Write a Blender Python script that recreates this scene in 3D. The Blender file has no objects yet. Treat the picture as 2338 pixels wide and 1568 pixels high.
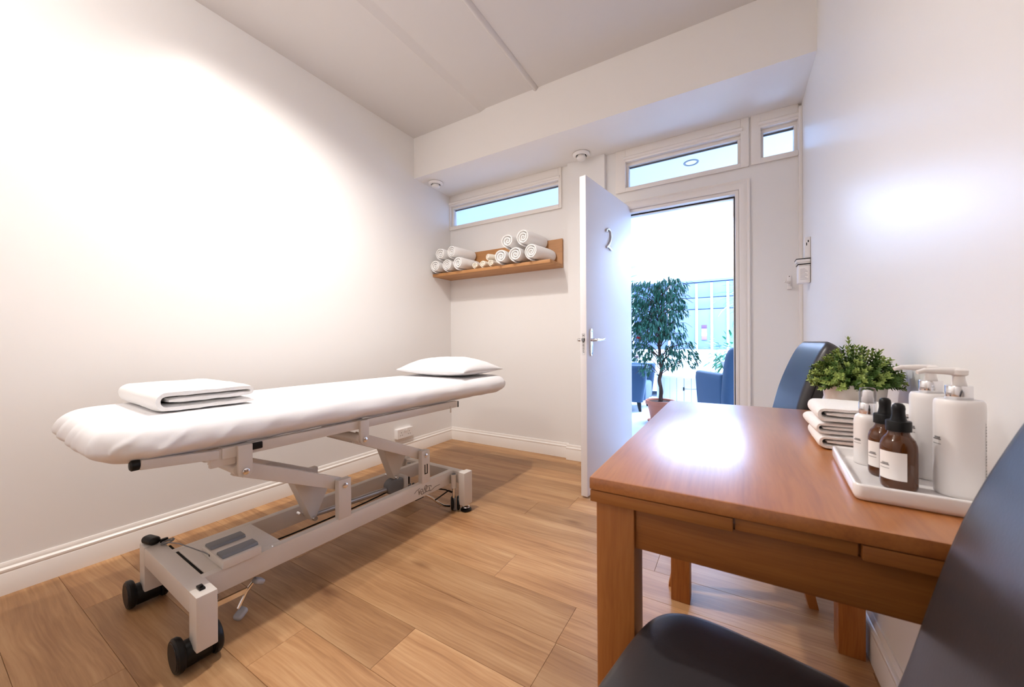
import bpy, bmesh, math, random
from mathutils import Vector, Matrix, noise
random.seed(7)
S = bpy.context.scene
COL = S.collection
PI = math.pi

# ---------------------------------------------------------------- camera, world, lamps, exposure
cam_d = bpy.data.cameras.new('camera'); cam = bpy.data.objects.new('camera', cam_d); COL.objects.link(cam)
cam_d.sensor_width = 36; cam_d.lens = 13.069; cam_d.clip_start = 0.02; cam_d.clip_end = 100
R_ = Vector((0.85897, 0.51198, -0.00638)); U_ = Vector((0.00369, 0.00627, 0.99997)); F_ = Vector((-0.51201, 0.85897, -0.0035))
cam.matrix_world = Matrix(((R_.x, U_.x, -F_.x, 0), (R_.y, U_.y, -F_.y, 0), (R_.z, U_.z, -F_.z, 1.0), (0, 0, 0, 1)))
cam_d.dof.use_dof = True; cam_d.dof.focus_distance = 2.2; cam_d.dof.aperture_fstop = 6.3
S.camera = cam

W = bpy.data.worlds.new('overcast_sky'); S.world = W; W.use_nodes = True
W.node_tree.nodes['Background'].inputs[0].default_value = (0.52, 0.665, 1.0, 1)
W.node_tree.nodes['Background'].inputs[1].default_value = 33.0

def lamp(name, kind, loc, energy, color, size=0.1, rot=(0, 0, 0), size_y=None, portal=False):
    d = bpy.data.lights.new(name, kind); d.energy = energy; d.color = color
    if kind == 'AREA':
        d.size = size
        if size_y: d.shape = 'RECTANGLE'; d.size_y = size_y
        if portal: d.cycles.is_portal = True
    elif kind == 'POINT': d.shadow_soft_size = size
    o = bpy.data.objects.new(name, d); COL.objects.link(o); o.location = loc; o.rotation_euler = rot
    return o
WARM = (1.0, 0.945, 0.90)
def spot(loc, energy, cone=2.3, blend=0.75, size=0.045):
    o = lamp('ceiling_spot', 'SPOT', loc, energy, WARM); o.data.spot_size = cone; o.data.spot_blend = blend; o.data.shadow_soft_size = size
    return o
spot((-1.90, 1.05, 2.86), 32, 2.6, 1.0)
spot((-1.55, 1.25, 2.87), 96, 2.65, 1.0)
lamp('unseen_fill_light', 'POINT', (-1.75, -0.25, 2.62), 17, WARM, 0.08)  # fill light added out of view to brighten the bulkhead front and ceiling
lamp('skylight_portal', 'AREA', (0.15, 6.64, 2.72), 1, (1, 1, 1), 3.0, (0, 0, 0), 2.5, portal=True)

S.view_settings.view_transform = 'Standard'; S.view_settings.look = 'None'
S.view_settings.exposure = 0.76; S.view_settings.gamma = 1.0; S.view_settings.use_curve_mapping = False
S.cycles.use_denoising = True
S.cycles.max_bounces = 10; S.cycles.diffuse_bounces = 6; S.cycles.glossy_bounces = 4
S.cycles.transparent_max_bounces = 12; S.cycles.caustics_reflective = False; S.cycles.caustics_refractive = False
S.cycles.sample_clamp_indirect = 6.0

# ---------------------------------------------------------------- materials
MATS = {}
def mat(name, color, rough=0.5, spec=0.5, metal=0.0, bump=0.0, bscale=200.0, var=0.0, vscale=3.0, coat=0.0, sheen=0.0, trans=0.0, alpha=1.0, bdist=0.002):
    m = bpy.data.materials.new(name); m.use_nodes = True; MATS[name] = m
    nt = m.node_tree; b = nt.nodes['Principled BSDF']
    b.inputs['Base Color'].default_value = (*color, 1); b.inputs['Roughness'].default_value = rough
    b.inputs['Specular IOR Level'].default_value = spec; b.inputs['Metallic'].default_value = metal
    b.inputs['Coat Weight'].default_value = coat; b.inputs['Sheen Weight'].default_value = sheen
    b.inputs['Transmission Weight'].default_value = trans; b.inputs['Alpha'].default_value = alpha
    tc = nt.nodes.new('ShaderNodeTexCoord')
    if bump:
        n = nt.nodes.new('ShaderNodeTexNoise'); n.inputs['Scale'].default_value = bscale; n.inputs['Detail'].default_value = 3
        nt.links.new(tc.outputs['Object'], n.inputs['Vector'])
        bp = nt.nodes.new('ShaderNodeBump'); bp.inputs['Strength'].default_value = bump; bp.inputs['Distance'].default_value = bdist
        nt.links.new(n.outputs['Fac'], bp.inputs['Height']); nt.links.new(bp.outputs['Normal'], b.inputs['Normal'])
    if var:
        n = nt.nodes.new('ShaderNodeTexNoise'); n.inputs['Scale'].default_value = vscale; n.inputs['Detail'].default_value = 4
        nt.links.new(tc.outputs['Object'], n.inputs['Vector'])
        mx = nt.nodes.new('ShaderNodeMix'); mx.data_type = 'RGBA'
        mx.inputs[6].default_value = (*[c * (1 - var) for c in color], 1); mx.inputs[7].default_value = (*[min(1, c * (1 + var)) for c in color], 1)
        nt.links.new(n.outputs['Fac'], mx.inputs[0]); nt.links.new(mx.outputs[2], b.inputs['Base Color'])
    return m

def wood(name, dark, mid, light, scale=(1.6, 26, 26), rough=0.4, spec=0.5, per_object=0.18, knots=False, bump=0.12, coat=0.0):
    m = bpy.data.materials.new(name); m.use_nodes = True; MATS[name] = m
    nt = m.node_tree; L = nt.links; b = nt.nodes['Principled BSDF']
    b.inputs['Roughness'].default_value = rough; b.inputs['Specular IOR Level'].default_value = spec
    b.inputs['Coat Weight'].default_value = coat; b.inputs['Coat Roughness'].default_value = 0.285
    tc = nt.nodes.new('ShaderNodeTexCoord'); oi = nt.nodes.new('ShaderNodeObjectInfo')
    ml = nt.nodes.new('ShaderNodeMath'); ml.operation = 'MULTIPLY'; ml.inputs[1].default_value = 37.0; L.new(oi.outputs['Random'], ml.inputs[0])
    cb = nt.nodes.new('ShaderNodeCombineXYZ')
    for i in range(3): L.new(ml.outputs[0], cb.inputs[i])
    ad = nt.nodes.new('ShaderNodeVectorMath'); ad.operation = 'ADD'; L.new(tc.outputs['Object'], ad.inputs[0]); L.new(cb.outputs[0], ad.inputs[1])
    # slow warp so that the grain flows
    wn = nt.nodes.new('ShaderNodeTexNoise'); wn.inputs['Scale'].default_value = 2.2; wn.inputs['Detail'].default_value = 2; L.new(ad.outputs[0], wn.inputs['Vector'])
    ws = nt.nodes.new('ShaderNodeVectorMath'); ws.operation = 'SCALE'; ws.inputs['Scale'].default_value = 0.05; L.new(wn.outputs['Color'], ws.inputs[0])
    a2 = nt.nodes.new('ShaderNodeVectorMath'); a2.operation = 'ADD'; L.new(ad.outputs[0], a2.inputs[0]); L.new(ws.outputs[0], a2.inputs[1])
    mp = nt.nodes.new('ShaderNodeMapping'); mp.inputs['Scale'].default_value = scale; mp.inputs['Rotation'].default_value = (.4, .3, .5); L.new(a2.outputs[0], mp.inputs['Vector'])
    n1 = nt.nodes.new('ShaderNodeTexNoise'); n1.inputs['Scale'].default_value = 1.0; n1.inputs['Detail'].default_value = 6; n1.inputs['Roughness'].default_value = 0.62; n1.inputs['Lacunarity'].default_value = 2.13; L.new(mp.outputs[0], n1.inputs['Vector'])
    mp2 = nt.nodes.new('ShaderNodeMapping'); mp2.inputs['Scale'].default_value = [s * 9 if s > 5 else s * 3 for s in scale]; mp2.inputs['Rotation'].default_value = (.3, .5, .4); L.new(a2.outputs[0], mp2.inputs['Vector'])
    n2 = nt.nodes.new('ShaderNodeTexNoise'); n2.inputs['Scale'].default_value = 1.0; n2.inputs['Detail'].default_value = 3; L.new(mp2.outputs[0], n2.inputs['Vector'])
    r = nt.nodes.new('ShaderNodeValToRGB'); e = r.color_ramp.elements
    e[0].position = 0.30; e[0].color = (*dark, 1); e[1].position = 0.72; e[1].color = (*light, 1)
    k = r.color_ramp.elements.new(0.50); k.color = (*mid, 1)
    mm = nt.nodes.new('ShaderNodeMix'); mm.data_type = 'FLOAT'; mm.inputs[0].default_value = 0.30
    L.new(n1.outputs['Fac'], mm.inputs[2]); L.new(n2.outputs['Fac'], mm.inputs[3]); L.new(mm.outputs[0], r.inputs['Fac'])
    col = r.outputs['Color']
    if knots:
        mpk = nt.nodes.new('ShaderNodeMapping'); mpk.inputs['Scale'].default_value = (1.7, 4.2, 1); L.new(ad.outputs[0], mpk.inputs['Vector'])
        v = nt.nodes.new('ShaderNodeTexVoronoi'); v.inputs['Scale'].default_value = 1.0; L.new(mpk.outputs[0], v.inputs['Vector'])
        kr = nt.nodes.new('ShaderNodeValToRGB'); ke = kr.color_ramp.elements
        ke[0].position = 0.02; ke[0].color = (0.42, 0.30, 0.22, 1); ke[1].position = 0.13; ke[1].color = (1, 1, 1, 1); L.new(v.outputs['Distance'], kr.inputs['Fac'])
        mk = nt.nodes.new('ShaderNodeMix'); mk.data_type = 'RGBA'; mk.blend_type = 'MULTIPLY'; mk.inputs[0].default_value = 0.75
        L.new(col, mk.inputs[6]); L.new(kr.outputs['Color'], mk.inputs[7]); col = mk.outputs[2]
    if per_object:
        hs = nt.nodes.new('ShaderNodeHueSaturation'); mr = nt.nodes.new('ShaderNodeMapRange')
        mr.inputs['To Min'].default_value = 1 - per_object; mr.inputs['To Max'].default_value = 1 + per_object
        L.new(oi.outputs['Random'], mr.inputs['Value']); L.new(mr.outputs[0], hs.inputs['Value']); L.new(col, hs.inputs['Color']); col = hs.outputs['Color']
    L.new(col, b.inputs['Base Color'])
    bp = nt.nodes.new('ShaderNodeBump'); bp.inputs['Strength'].default_value = bump; bp.inputs['Distance'].default_value = 0.001
    L.new(mm.outputs[0], bp.inputs['Height']); L.new(bp.outputs['Normal'], b.inputs['Normal'])
    return m

def pane_mat(name, tint=(0.97, 0.985, 1.0), gloss=0.10):
    m = bpy.data.materials.new(name); m.use_nodes = True; MATS[name] = m; nt = m.node_tree
    nt.nodes.remove(nt.nodes['Principled BSDF']); o = nt.nodes['Material Output']
    t = nt.nodes.new('ShaderNodeBsdfTransparent'); t.inputs[0].default_value = (*tint, 1)
    g = nt.nodes.new('ShaderNodeBsdfGlossy'); g.inputs['Roughness'].default_value = 0.02
    f = nt.nodes.new('ShaderNodeFresnel'); f.inputs['IOR'].default_value = 1.35
    ml = nt.nodes.new('ShaderNodeMath'); ml.operation = 'MULTIPLY'; ml.inputs[1].default_value = gloss * 6
    nt.links.new(f.outputs[0], ml.inputs[0])
    mx = nt.nodes.new('ShaderNodeMixShader'); nt.links.new(ml.outputs[0], mx.inputs[0]); nt.links.new(t.outputs[0], mx.inputs[1]); nt.links.new(g.outputs[0], mx.inputs[2])
    nt.links.new(mx.outputs[0], o.inputs['Surface'])
    return m

M_WALL = mat('wall_paint', (0.82, 0.805, 0.79), 0.36, 0.5, bump=0.05, bscale=90, bdist=0.0015)
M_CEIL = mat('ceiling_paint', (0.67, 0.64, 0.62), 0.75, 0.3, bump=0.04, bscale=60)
M_TRIM = mat('satin_white_gloss', (0.83, 0.79, 0.75), 0.32, 0.5)
M_DOOR = mat('door_paint', (0.80, 0.78, 0.80), 0.46, 0.5)
M_LWALL = mat('lounge_white_paint', (0.86, 0.88, 0.90), 0.6, 0.3)
M_LBACK = mat('pale_blue_panel_paint', (0.115, 0.16, 0.28), 0.6, 0.3, var=0.12, vscale=1.2)
M_LFLOOR = mat('pale_stone_floor', (0.62, 0.68, 0.74), 0.35, 0.5, var=0.08, vscale=1.5)
M_PANE = pane_mat('window_glass')
M_FLOOR = wood('oak_plank', (0.245, 0.110, 0.043), (0.405, 0.215, 0.094), (0.56, 0.345, 0.172), (0.9, 14, 14), 0.42, 0.4, 0.17, True, 0.10)
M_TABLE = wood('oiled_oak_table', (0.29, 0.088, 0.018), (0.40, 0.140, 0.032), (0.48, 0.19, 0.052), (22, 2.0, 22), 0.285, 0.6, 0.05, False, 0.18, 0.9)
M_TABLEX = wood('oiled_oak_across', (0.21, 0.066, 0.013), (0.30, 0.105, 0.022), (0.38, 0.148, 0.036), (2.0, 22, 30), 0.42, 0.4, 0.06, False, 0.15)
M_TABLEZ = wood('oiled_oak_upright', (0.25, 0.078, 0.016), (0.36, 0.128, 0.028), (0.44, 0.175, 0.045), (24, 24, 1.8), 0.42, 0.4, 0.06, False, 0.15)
M_SHELF = wood('oak_shelf', (0.34, 0.15, 0.05), (0.46, 0.22, 0.08), (0.55, 0.29, 0.12), (2.0, 26, 26), 0.5, 0.4, 0.08, False, 0.15)
M_SHEET = mat('white_cotton_sheet', (0.80, 0.79, 0.80), 0.8, 0.2, bump=0.04, bscale=400, sheen=0.1)
M_TOWEL = mat('white_terry_cloth', (0.93, 0.92, 0.91), 0.95, 0.1, bump=0.6, bscale=420, sheen=0.3, bdist=0.003)
M_CREAM = mat('cream_cloth', (0.92, 0.86, 0.75), 0.95, 0.1, bump=0.5, bscale=420, sheen=0.3, bdist=0.003)
M_METAL = mat('cream_powder_coat', (0.66, 0.61, 0.56), 0.38, 0.45)
M_CHROME = mat('chrome', (0.78, 0.78, 0.80), 0.16, 0.5, 1.0)
M_BLACK = mat('black_plastic', (0.006, 0.006, 0.0065), 0.4, 0.25)
M_GREY = mat('grey_plastic', (0.19, 0.195, 0.21), 0.5, 0.4)
M_DARK = mat('dark_gap', (0.02, 0.018, 0.016), 0.8, 0.1)
M_PLASTIC = mat('white_plastic', (0.82, 0.79, 0.77), 0.3, 0.5)
M_LEATHER = mat('dark_brown_leather', (0.026, 0.024, 0.027), 0.36, 0.55, bump=0.12, bscale=260, bdist=0.001)
M_CERAMIC = mat('white_ceramic', (0.86, 0.84, 0.83), 0.16, 0.5)
M_BOTTLE = mat('white_bottle_plastic', (0.84, 0.82, 0.81), 0.32, 0.5)
M_AMBER = mat('amber_glass', (0.115, 0.031, 0.0025), 0.05, 0.6, trans=0.35)
M_LABEL = mat('white_paper_label', (0.86, 0.82, 0.79), 0.6, 0.3)
M_INK = mat('grey_ink', (0.16, 0.15, 0.15), 0.7, 0.2)
M_POT = mat('cream_plant_pot', (0.80, 0.75, 0.69), 0.4, 0.4)
M_SOIL = mat('dark_soil', (0.035, 0.022, 0.015), 0.95, 0.1, bump=0.6, bscale=120)
M_LEAFG = mat('bright_green_leaf', (0.060, 0.125, 0.018), 0.5, 0.4, var=0.35, vscale=60)
M_LEAFY = mat('pale_yellow_green_leaf', (0.27, 0.36, 0.09), 0.5, 0.4, var=0.2, vscale=60)
M_FICUS = mat('ficus_leaf', (0.018, 0.125, 0.066), 0.30, 0.6, var=0.5, vscale=9)
M_PALM = mat('palm_leaf', (0.05, 0.26, 0.13), 0.4, 0.5, var=0.3, vscale=6)
M_BARK = mat('brown_bark', (0.085, 0.050, 0.035), 0.8, 0.2, var=0.3, vscale=30)
M_TERRA = mat('terracotta', (0.42, 0.135, 0.07), 0.6, 0.3, var=0.1, vscale=8)
M_SEATB = mat('slate_blue_upholstery', (0.040, 0.080, 0.135), 0.8, 0.25, bump=0.4, bscale=500, sheen=0.2)
M_WHITEF = mat('white_upholstery', (0.86, 0.87, 0.88), 0.7, 0.2)
M_RED = mat('red_flower', (0.62, 0.04, 0.05), 0.5, 0.3)
M_PINK = mat('pale_pink_flower', (0.75, 0.55, 0.60), 0.5, 0.3)
M_PUR = [mat('deep_violet_cloth', (0.09, 0.04, 0.16), 0.8), mat('lilac_cloth', (0.40, 0.26, 0.50), 0.8), mat('pale_pink_cloth', (0.80, 0.70, 0.72), 0.8), mat('violet_cloth', (0.20, 0.11, 0.36), 0.8)]

# ---------------------------------------------------------------- mesh helpers
def link(name, me, m, parent=None, loc=(0, 0, 0), rot=(0, 0, 0)):
    if m is not None and len(me.materials) == 0: me.materials.append(m)
    o = bpy.data.objects.new(name, me); COL.objects.link(o); o.location = loc; o.rotation_euler = rot
    if parent is not None: o.parent = parent
    return o

def rr_outline(lx, ly, r, n=6, bulge=0.0):
    """points of a rounded rectangle, counter-clockwise"""
    r = max(1e-4, min(r, lx / 2 - 1e-4, ly / 2 - 1e-4)); pts = []
    for cx, cy, a0 in ((lx/2 - r, ly/2 - r, 0), (-lx/2 + r, ly/2 - r, PI/2), (-lx/2 + r, -ly/2 + r, PI), (lx/2 - r, -ly/2 + r, 1.5*PI)):
        for k in range(n + 1):
            a = a0 + PI/2*k/n; pts.append((cx + r*math.cos(a), cy + r*math.sin(a)))
    return pts

class G:
    """collects geometry for ONE mesh object"""
    def __init__(s): s.v = []; s.f = []
    def add(s, verts, faces, mx=None):
        o = len(s.v)
        for p in verts: s.v.append(tuple(mx @ Vector(p)) if mx is not None else tuple(p))
        for f in faces: s.f.append(tuple(i + o for i in f))
        return s
    def box(s, x0, x1, y0, y1, z0, z1, mx=None):
        return s.add([(x0,y0,z0),(x1,y0,z0),(x1,y1,z0),(x0,y1,z0),(x0,y0,z1),(x1,y0,z1),(x1,y1,z1),(x0,y1,z1)],
                     [(0,3,2,1),(4,5,6,7),(0,1,5,4),(1,2,6,5),(2,3,7,6),(3,0,4,7)], mx)
    def prism(s, poly, y0, y1, axis='y', mx=None):
        """polygon in the plane across `axis`, extruded along it"""
        n = len(poly); V = []
        for h in (y0, y1):
            for a, b in poly:
                V.append({'y': (a, h, b), 'x': (h, a, b), 'z': (a, b, h)}[axis])
        return s.add(V, [tuple(range(n)), tuple(range(2*n - 1, n - 1, -1))] + [(i, i + n, (i + 1) % n + n, (i + 1) % n) for i in range(n)], mx)
    def rings(s, rings, cap0=True, cap1=True, mx=None, closed=True):
        n = len(rings[0]); V = [p for r in rings for p in r]; F = []
        for i in range(len(rings) - 1):
            for j in range(n if closed else n - 1):
                k = (j + 1) % n; F.append((i*n + j, i*n + k, (i + 1)*n + k, (i + 1)*n + j))
        if cap0: F.append(tuple(reversed(range(n))))
        if cap1: F.append(tuple(range((len(rings) - 1)*n, len(rings)*n)))
        return s.add(V, F, mx)
    def lathe(s, prof, c=(0, 0, 0), n=32, cap0=True, cap1=True, mx=None):
        return s.rings([[(c[0] + r*math.cos(2*PI*k/n), c[1] + r*math.sin(2*PI*k/n), c[2] + z) for k in range(n)] for r, z in prof], cap0, cap1, mx)
    def slab(s, lx, ly, r, prof, c=(0, 0, 0), n=6, mx=None):
        """rounded slab: prof is a list of (inset, z)"""
        return s.rings([[(c[0] + x, c[1] + y, c[2] + z) for x, y in rr_outline(lx - 2*i, ly - 2*i, max(r - i, 0.0008), n)] for i, z in prof], mx=mx)
    def tube(s, path, r, n=8, cap=True, mx=None):
        P = [Vector(p) for p in path]; rr = r if isinstance(r, (list, tuple)) else [r]*len(P); rings = []; up = None
        for i, p in enumerate(P):
            t = (P[min(i + 1, len(P) - 1)] - P[max(i - 1, 0)]).normalized()
            if up is None: up = t.orthogonal().normalized()
            up = (up - t*up.dot(t)).normalized(); b = t.cross(up)
            rings.append([tuple(p + (up*math.cos(2*PI*k/n) + b*math.sin(2*PI*k/n))*rr[i]) for k in range(n)])
        return s.rings(rings, cap, cap, mx)
    def bar(s, a, b, w, h, up=(0, 0, 1)):
        a = Vector(a); b = Vector(b); t = (b - a).normalized(); u = Vector(up); sd = t.cross(u).normalized(); u = sd.cross(t)
        V = [tuple(p + sd*x*w/2 + u*y*h/2) for p in (a, b) for x, y in ((-1,-1),(1,-1),(1,1),(-1,1))]
        return s.add(V, [(0,1,2,3),(7,6,5,4),(0,4,5,1),(1,5,6,2),(2,6,7,3),(3,7,4,0)])
    def build(s, name, m, parent=None, bevel=0.0, smooth=40, loc=(0, 0, 0), rot=(0, 0, 0), seg=2):
        me = bpy.data.meshes.new(name); me.from_pydata(s.v, [], s.f); me.update()
        bm = bmesh.new(); bm.from_mesh(me); bmesh.ops.recalc_face_normals(bm, faces=bm.faces)
        if bevel:
            ed = [e for e in bm.edges if len(e.link_faces) == 2 and e.calc_face_angle(0) > 0.6]
            bmesh.ops.bevel(bm, geom=ed, offset=bevel, segments=seg, profile=0.6, affect='EDGES', clamp_overlap=True)
        bm.to_mesh(me); bm.free()
        if smooth:
            for p in me.polygons: p.use_smooth = True
            me.set_sharp_from_angle(angle=math.radians(smooth))
        return link(name, me, m, parent, loc, rot)

def rprof(h, r, n=5, z0=0.0, r0=None):
    """profile of a slab of height h with rounded bottom (r0) and top (r) edges"""
    r0 = r if r0 is None else r0; P = []
    for k in range(n + 1):
        a = PI/2*k/n; P.append((r0*(1 - math.sin(a)), z0 + r0*(1 - math.cos(a))))
    for k in range(n + 1):
        a = PI/2*k/n; P.append((r*(1 - math.cos(a)), z0 + h - r + r*math.sin(a)))
    return P

def thing(name, label, cat, loc=(0, 0, 0), rz=0.0, group=None):
    o = bpy.data.objects.new(name, None); COL.objects.link(o); o.location = loc; o.rotation_euler = (0, 0, rz); o.empty_display_size = 0.05
    return tag(o, label, cat, group)
def tag(o, label, cat, group=None):
    o['label'] = label; o['category'] = cat
    if group: o['group'] = group
    return o
def struct(o): o['kind'] = 'structure'; return o
def dup(root, loc=None, rz=None, label=None, group=None):
    r = root.copy(); COL.objects.link(r)
    if loc is not None: r.location = loc
    if rz is not None: r.rotation_euler = (0, 0, rz)
    if label: r['label'] = label
    if group: r['group'] = group
    for ch in list(root.children):
        c = ch.copy(); COL.objects.link(c); c.parent = r
        for g in list(ch.children):
            d = g.copy(); COL.objects.link(d); d.parent = c
    return r

# ================================================================ THE ROOM
XL, XR, YB, YF, ZC = -2.53, 0.38, 3.005, -1.30, 2.885
BE_Y, BE_Z = 2.496, 2.515
# floor: a dark base slab with every plank laid on it
fl = struct(G().box(XL - .1, XR + .1, YF - .1, YB + .10, -0.06, -0.010).build('floor', M_DARK, smooth=0))
def plank_mesh(l, w):
    g = G(); g.box(-l/2, l/2, -w/2, w/2, 0, 0.0095)
    o = g.build('plank', M_FLOOR, bevel=0.0008, smooth=0, seg=1); me = o.data; bpy.data.objects.remove(o); return me
PL, PW, PG = 1.24, 0.19, 0.0007
ends = {0: -2.117, 1: -1.30, 2: -0.962, 3: -1.75, 4: -0.512, 5: -0.883, 6: -1.62, 7: -0.30, 8: -1.05, 9: -2.1, 10: -1.4, 11: -0.7, 12: -1.9, 13: -1.1, -1: -1.62, -2: -0.8, -3: -1.9, -4: -1.2, -5: -0.5, -6: -2.0, -7: -1.0, -8: -1.7, -9: -.6}
pcache = {}
for k in range(-9, 14):
    y0 = 0.37 + PW*k; y1 = min(y0 + PW, YB + 0.09); y0 = max(y0, YF)
    if y1 - y0 < 0.02: continue
    x = ends.get(k, -1.0)
    while x > XL: x -= PL
    while x < XR:
        a = max(x, XL); b = min(x + PL, XR)
        if b - a > 0.01:
            key = (round(b - a - PG, 4), round(y1 - y0 - PG, 4))
            if key not in pcache: pcache[key] = plank_mesh(*key)
            link('plank', pcache[key], None, fl, ((a + b)/2, (y0 + y1)/2, -0.0097))
        x += PL

struct(G().box(XL - .1, XL, YF - .1, YB + .1, -0.01, 3.0).build('wall_left', M_WALL, smooth=0))
struct(G().box(XR, XR + .1, YF - .1, YB + .1, -0.01, 3.0).build('wall_right', M_WALL, smooth=0))
struct(G().box(XL, XR, YF - .1, YF, -0.01, 3.0).build('wall_front', M_WALL, smooth=0))
DX0, DX1, DZ = -0.742, 0.034, 2.035          # door opening
W1 = (XL, -1.277, 2.163, BE_Z); W2 = (-0.808, 0.094, 2.184, BE_Z); W3 = (0.106, 0.362, 2.188, BE_Z)
wb = G(); T = YB + .10
wb.box(XL, W1[1], YB, T, -0.01, W1[2]); wb.box(W1[1], W2[0], YB, T, -0.01, BE_Z); wb.box(W2[0], DX0, YB, T, -0.01, W2[2])
wb.box(DX0, DX1, YB, T, DZ, W2[2]); wb.box(DX1, W2[1], YB, T, -0.01, W2[2]); wb.box(W2[1], W3[0], YB, T, -0.01, BE_Z)
wb.box(W3[0], XR, YB, T, -0.01, W3[2]); wb.box(W3[1], XR, YB, T, W3[2], BE_Z); wb.box(XL, XR, YB, T, BE_Z, 3.0)
wb.box(-1.21, -0.89, YB - 0.038, YB, -0.01, BE_Z)         # boxed pier beside the open door
struct(wb.build('wall_back', M_WALL, smooth=0))
# ceiling: lower left board, sloping joint, higher right board
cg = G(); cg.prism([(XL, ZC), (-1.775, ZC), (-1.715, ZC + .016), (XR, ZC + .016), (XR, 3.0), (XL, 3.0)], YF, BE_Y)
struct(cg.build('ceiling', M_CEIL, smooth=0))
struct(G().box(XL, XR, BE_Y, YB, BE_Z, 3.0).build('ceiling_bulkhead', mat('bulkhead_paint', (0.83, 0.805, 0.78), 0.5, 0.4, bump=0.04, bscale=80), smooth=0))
pts = [(-0.023 + .046*k/8, -0.021*math.sin(PI*k/8)) for k in range(9)]
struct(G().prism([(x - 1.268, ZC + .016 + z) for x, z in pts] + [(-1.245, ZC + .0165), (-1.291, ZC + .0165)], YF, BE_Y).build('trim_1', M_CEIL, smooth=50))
struct(G().box(0.362, XR, YB - .03, YB, 0.0, 2.49).build('trim_2', M_TRIM, bevel=.003))

# skirting boards
SK = [(0, 0), (.019, 0), (.019, .083), (.0165, .088), (.0185, .094), (.0175, .101), (.013, .106), (.0085, .1075), (.0085, .113), (.0075, .119), (.004, .126), (0, .126)]
def skirt(name, a, b, nrm):
    a = Vector((a[0], a[1], 0)); b = Vector((b[0], b[1], 0)); n = Vector((nrm[0], nrm[1], 0))
    g = G(); g.rings([[tuple(p + n*d + Vector((0, 0, z))) for d, z in SK] for p in (a, b)])
    return struct(g.build(name, M_TRIM, smooth=30))
skirt('baseboard_left', (XL, YF), (XL, YB), (1, 0))
g = G()
for a, b, n in (((XL, YB), (-1.21, YB), (0, -1)), ((-1.21, YB - .038), (-0.89, YB - .038), (0, -1)), ((-0.89, YB), (-.79, YB), (0, -1)), ((.098, YB), (XR, YB), (0, -1)), ((-1.21, YB), (-1.21, YB - .038), (-1, 0)), ((-1.229, YB - .038), (-1.21, YB - .038), (0, -1))):
    a = Vector((*a, 0)); b = Vector((*b, 0)); n = Vector((*n, 0))
    g.rings([[tuple(p + n*d + Vector((0, 0, z))) for d, z in SK] for p in (a, b)])
struct(g.build('baseboard_back', M_TRIM, smooth=30))
skirt('baseboard_right', (XR, YF), (XR, YB), (-1, 0))

# high windows (outer casing, recessed bead, pane)
def window(n, x0, x1, z0, z1, gx0, gx1, gz0, gz1, sill=True):
    yf = YB - .014
    w = struct(G().box(x0, gx0 - .018, yf, YB + .09, z0, z1).box(gx1 + .018, x1, yf, YB + .09, z0, z1).box(gx0 - .018, gx1 + .018, yf, YB + .09, gz1 + .022, z1).box(gx0 - .018, gx1 + .018, yf, YB + .09, z0, gz0 - .014).build('window_%d' % n, M_TRIM, bevel=.003))
    b = G()
    y0, y1 = YB + .022, YB + .075
    b.prism([(gx0 - .019, gz1), (gx1 + .019, gz1), (gx1 + .019, gz1 + .024), (gx0 - .019, gz1 + .024)], y0, y1)
    b.prism([(gx0 - .019, gz0 - .016), (gx1 + .019, gz0 - .016), (gx1 + .019, gz0), (gx0 - .019, gz0)], y0, y1)
    b.prism([(gx0 - .019, gz0), (gx0, gz0), (gx0, gz1), (gx0 - .019, gz1)], y0, y1)
    b.prism([(gx1, gz0), (gx1 + .019, gz0), (gx1 + .019, gz1), (gx1, gz1)], y0, y1)
    b.build('window_frame', M_TRIM, w, bevel=.004)
    G().tube([(gx0 - .03, yf + .002, gz1 + .050), (gx1 + .03, yf + .002, gz1 + .050)], .014, 10).build('moulding', M_TRIM, w)
    G().box(gx0, gx1, YB + .048, YB + .054, gz0, gz1).build('pane', M_PANE, w, smooth=0)
    G().box(gx0, gx1, YB + .055, YB + .062, gz1 - .010, gz1).build('seal', M_GREY, w, smooth=0)
    G().box(x0 + .006, x1 - .004, yf - .005, yf, z0 - .004, z0 + .006).build('sill', M_TRIM, w, bevel=.002)
    return w
window(1, W1[0], W1[1], W1[2], W1[3], -2.503, -1.322, 2.213, 2.386)
window(2, W2[0], W2[1], W2[2], W2[3], -0.712, 0.028, 2.228, 2.395)
window(3, W3[0], W3[1], W3[2], W3[3], 0.178, 0.342, 2.234, 2.398)

# door frame: lining, stop, architrave
dl = struct(G().box(DX1 - .022, DX1, YB - .004, YB + .11, 0, DZ).box(DX0, DX0 + .012, YB + .03, YB + .11, 0, DZ).box(DX0 + .012, DX1 - .022, YB - .004, YB + .11, DZ - .022, DZ).build('door_frame', M_TRIM, bevel=.002))
G().box(DX0 + .012, DX1 - .022, YB + .048, YB + .085, DZ - .036, DZ - .022).box(DX1 - .034, DX1 - .022, YB + .048, YB + .085, 0, DZ - .036).build('door_stop', M_TRIM, dl, bevel=.0015)
G().box(DX0 + .012, DX1 - .023, YB + .043, YB + .048, DZ - .030, DZ - .022).box(DX1 - .028, DX1 - .022, YB + .043, YB + .048, 0, DZ - .030).build('stop_shadow_line', M_BLACK, dl, smooth=0)  # black strips paint the shadow line along the door stop
G().box(DX1 - .0225, DX1 - .0205, YB + .012, YB + .03, 0.96, 1.02).build('strike_plate', M_CHROME, dl, smooth=0)
ar = G(); AP = [(0, 0), (0, -.012), (.010, -.017), (.034, -.019), (.046, -.014), (.056, -.020), (.062, -.018), (.062, 0)]   # moulded section: (out from opening, y)
hz = 2.038
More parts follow.
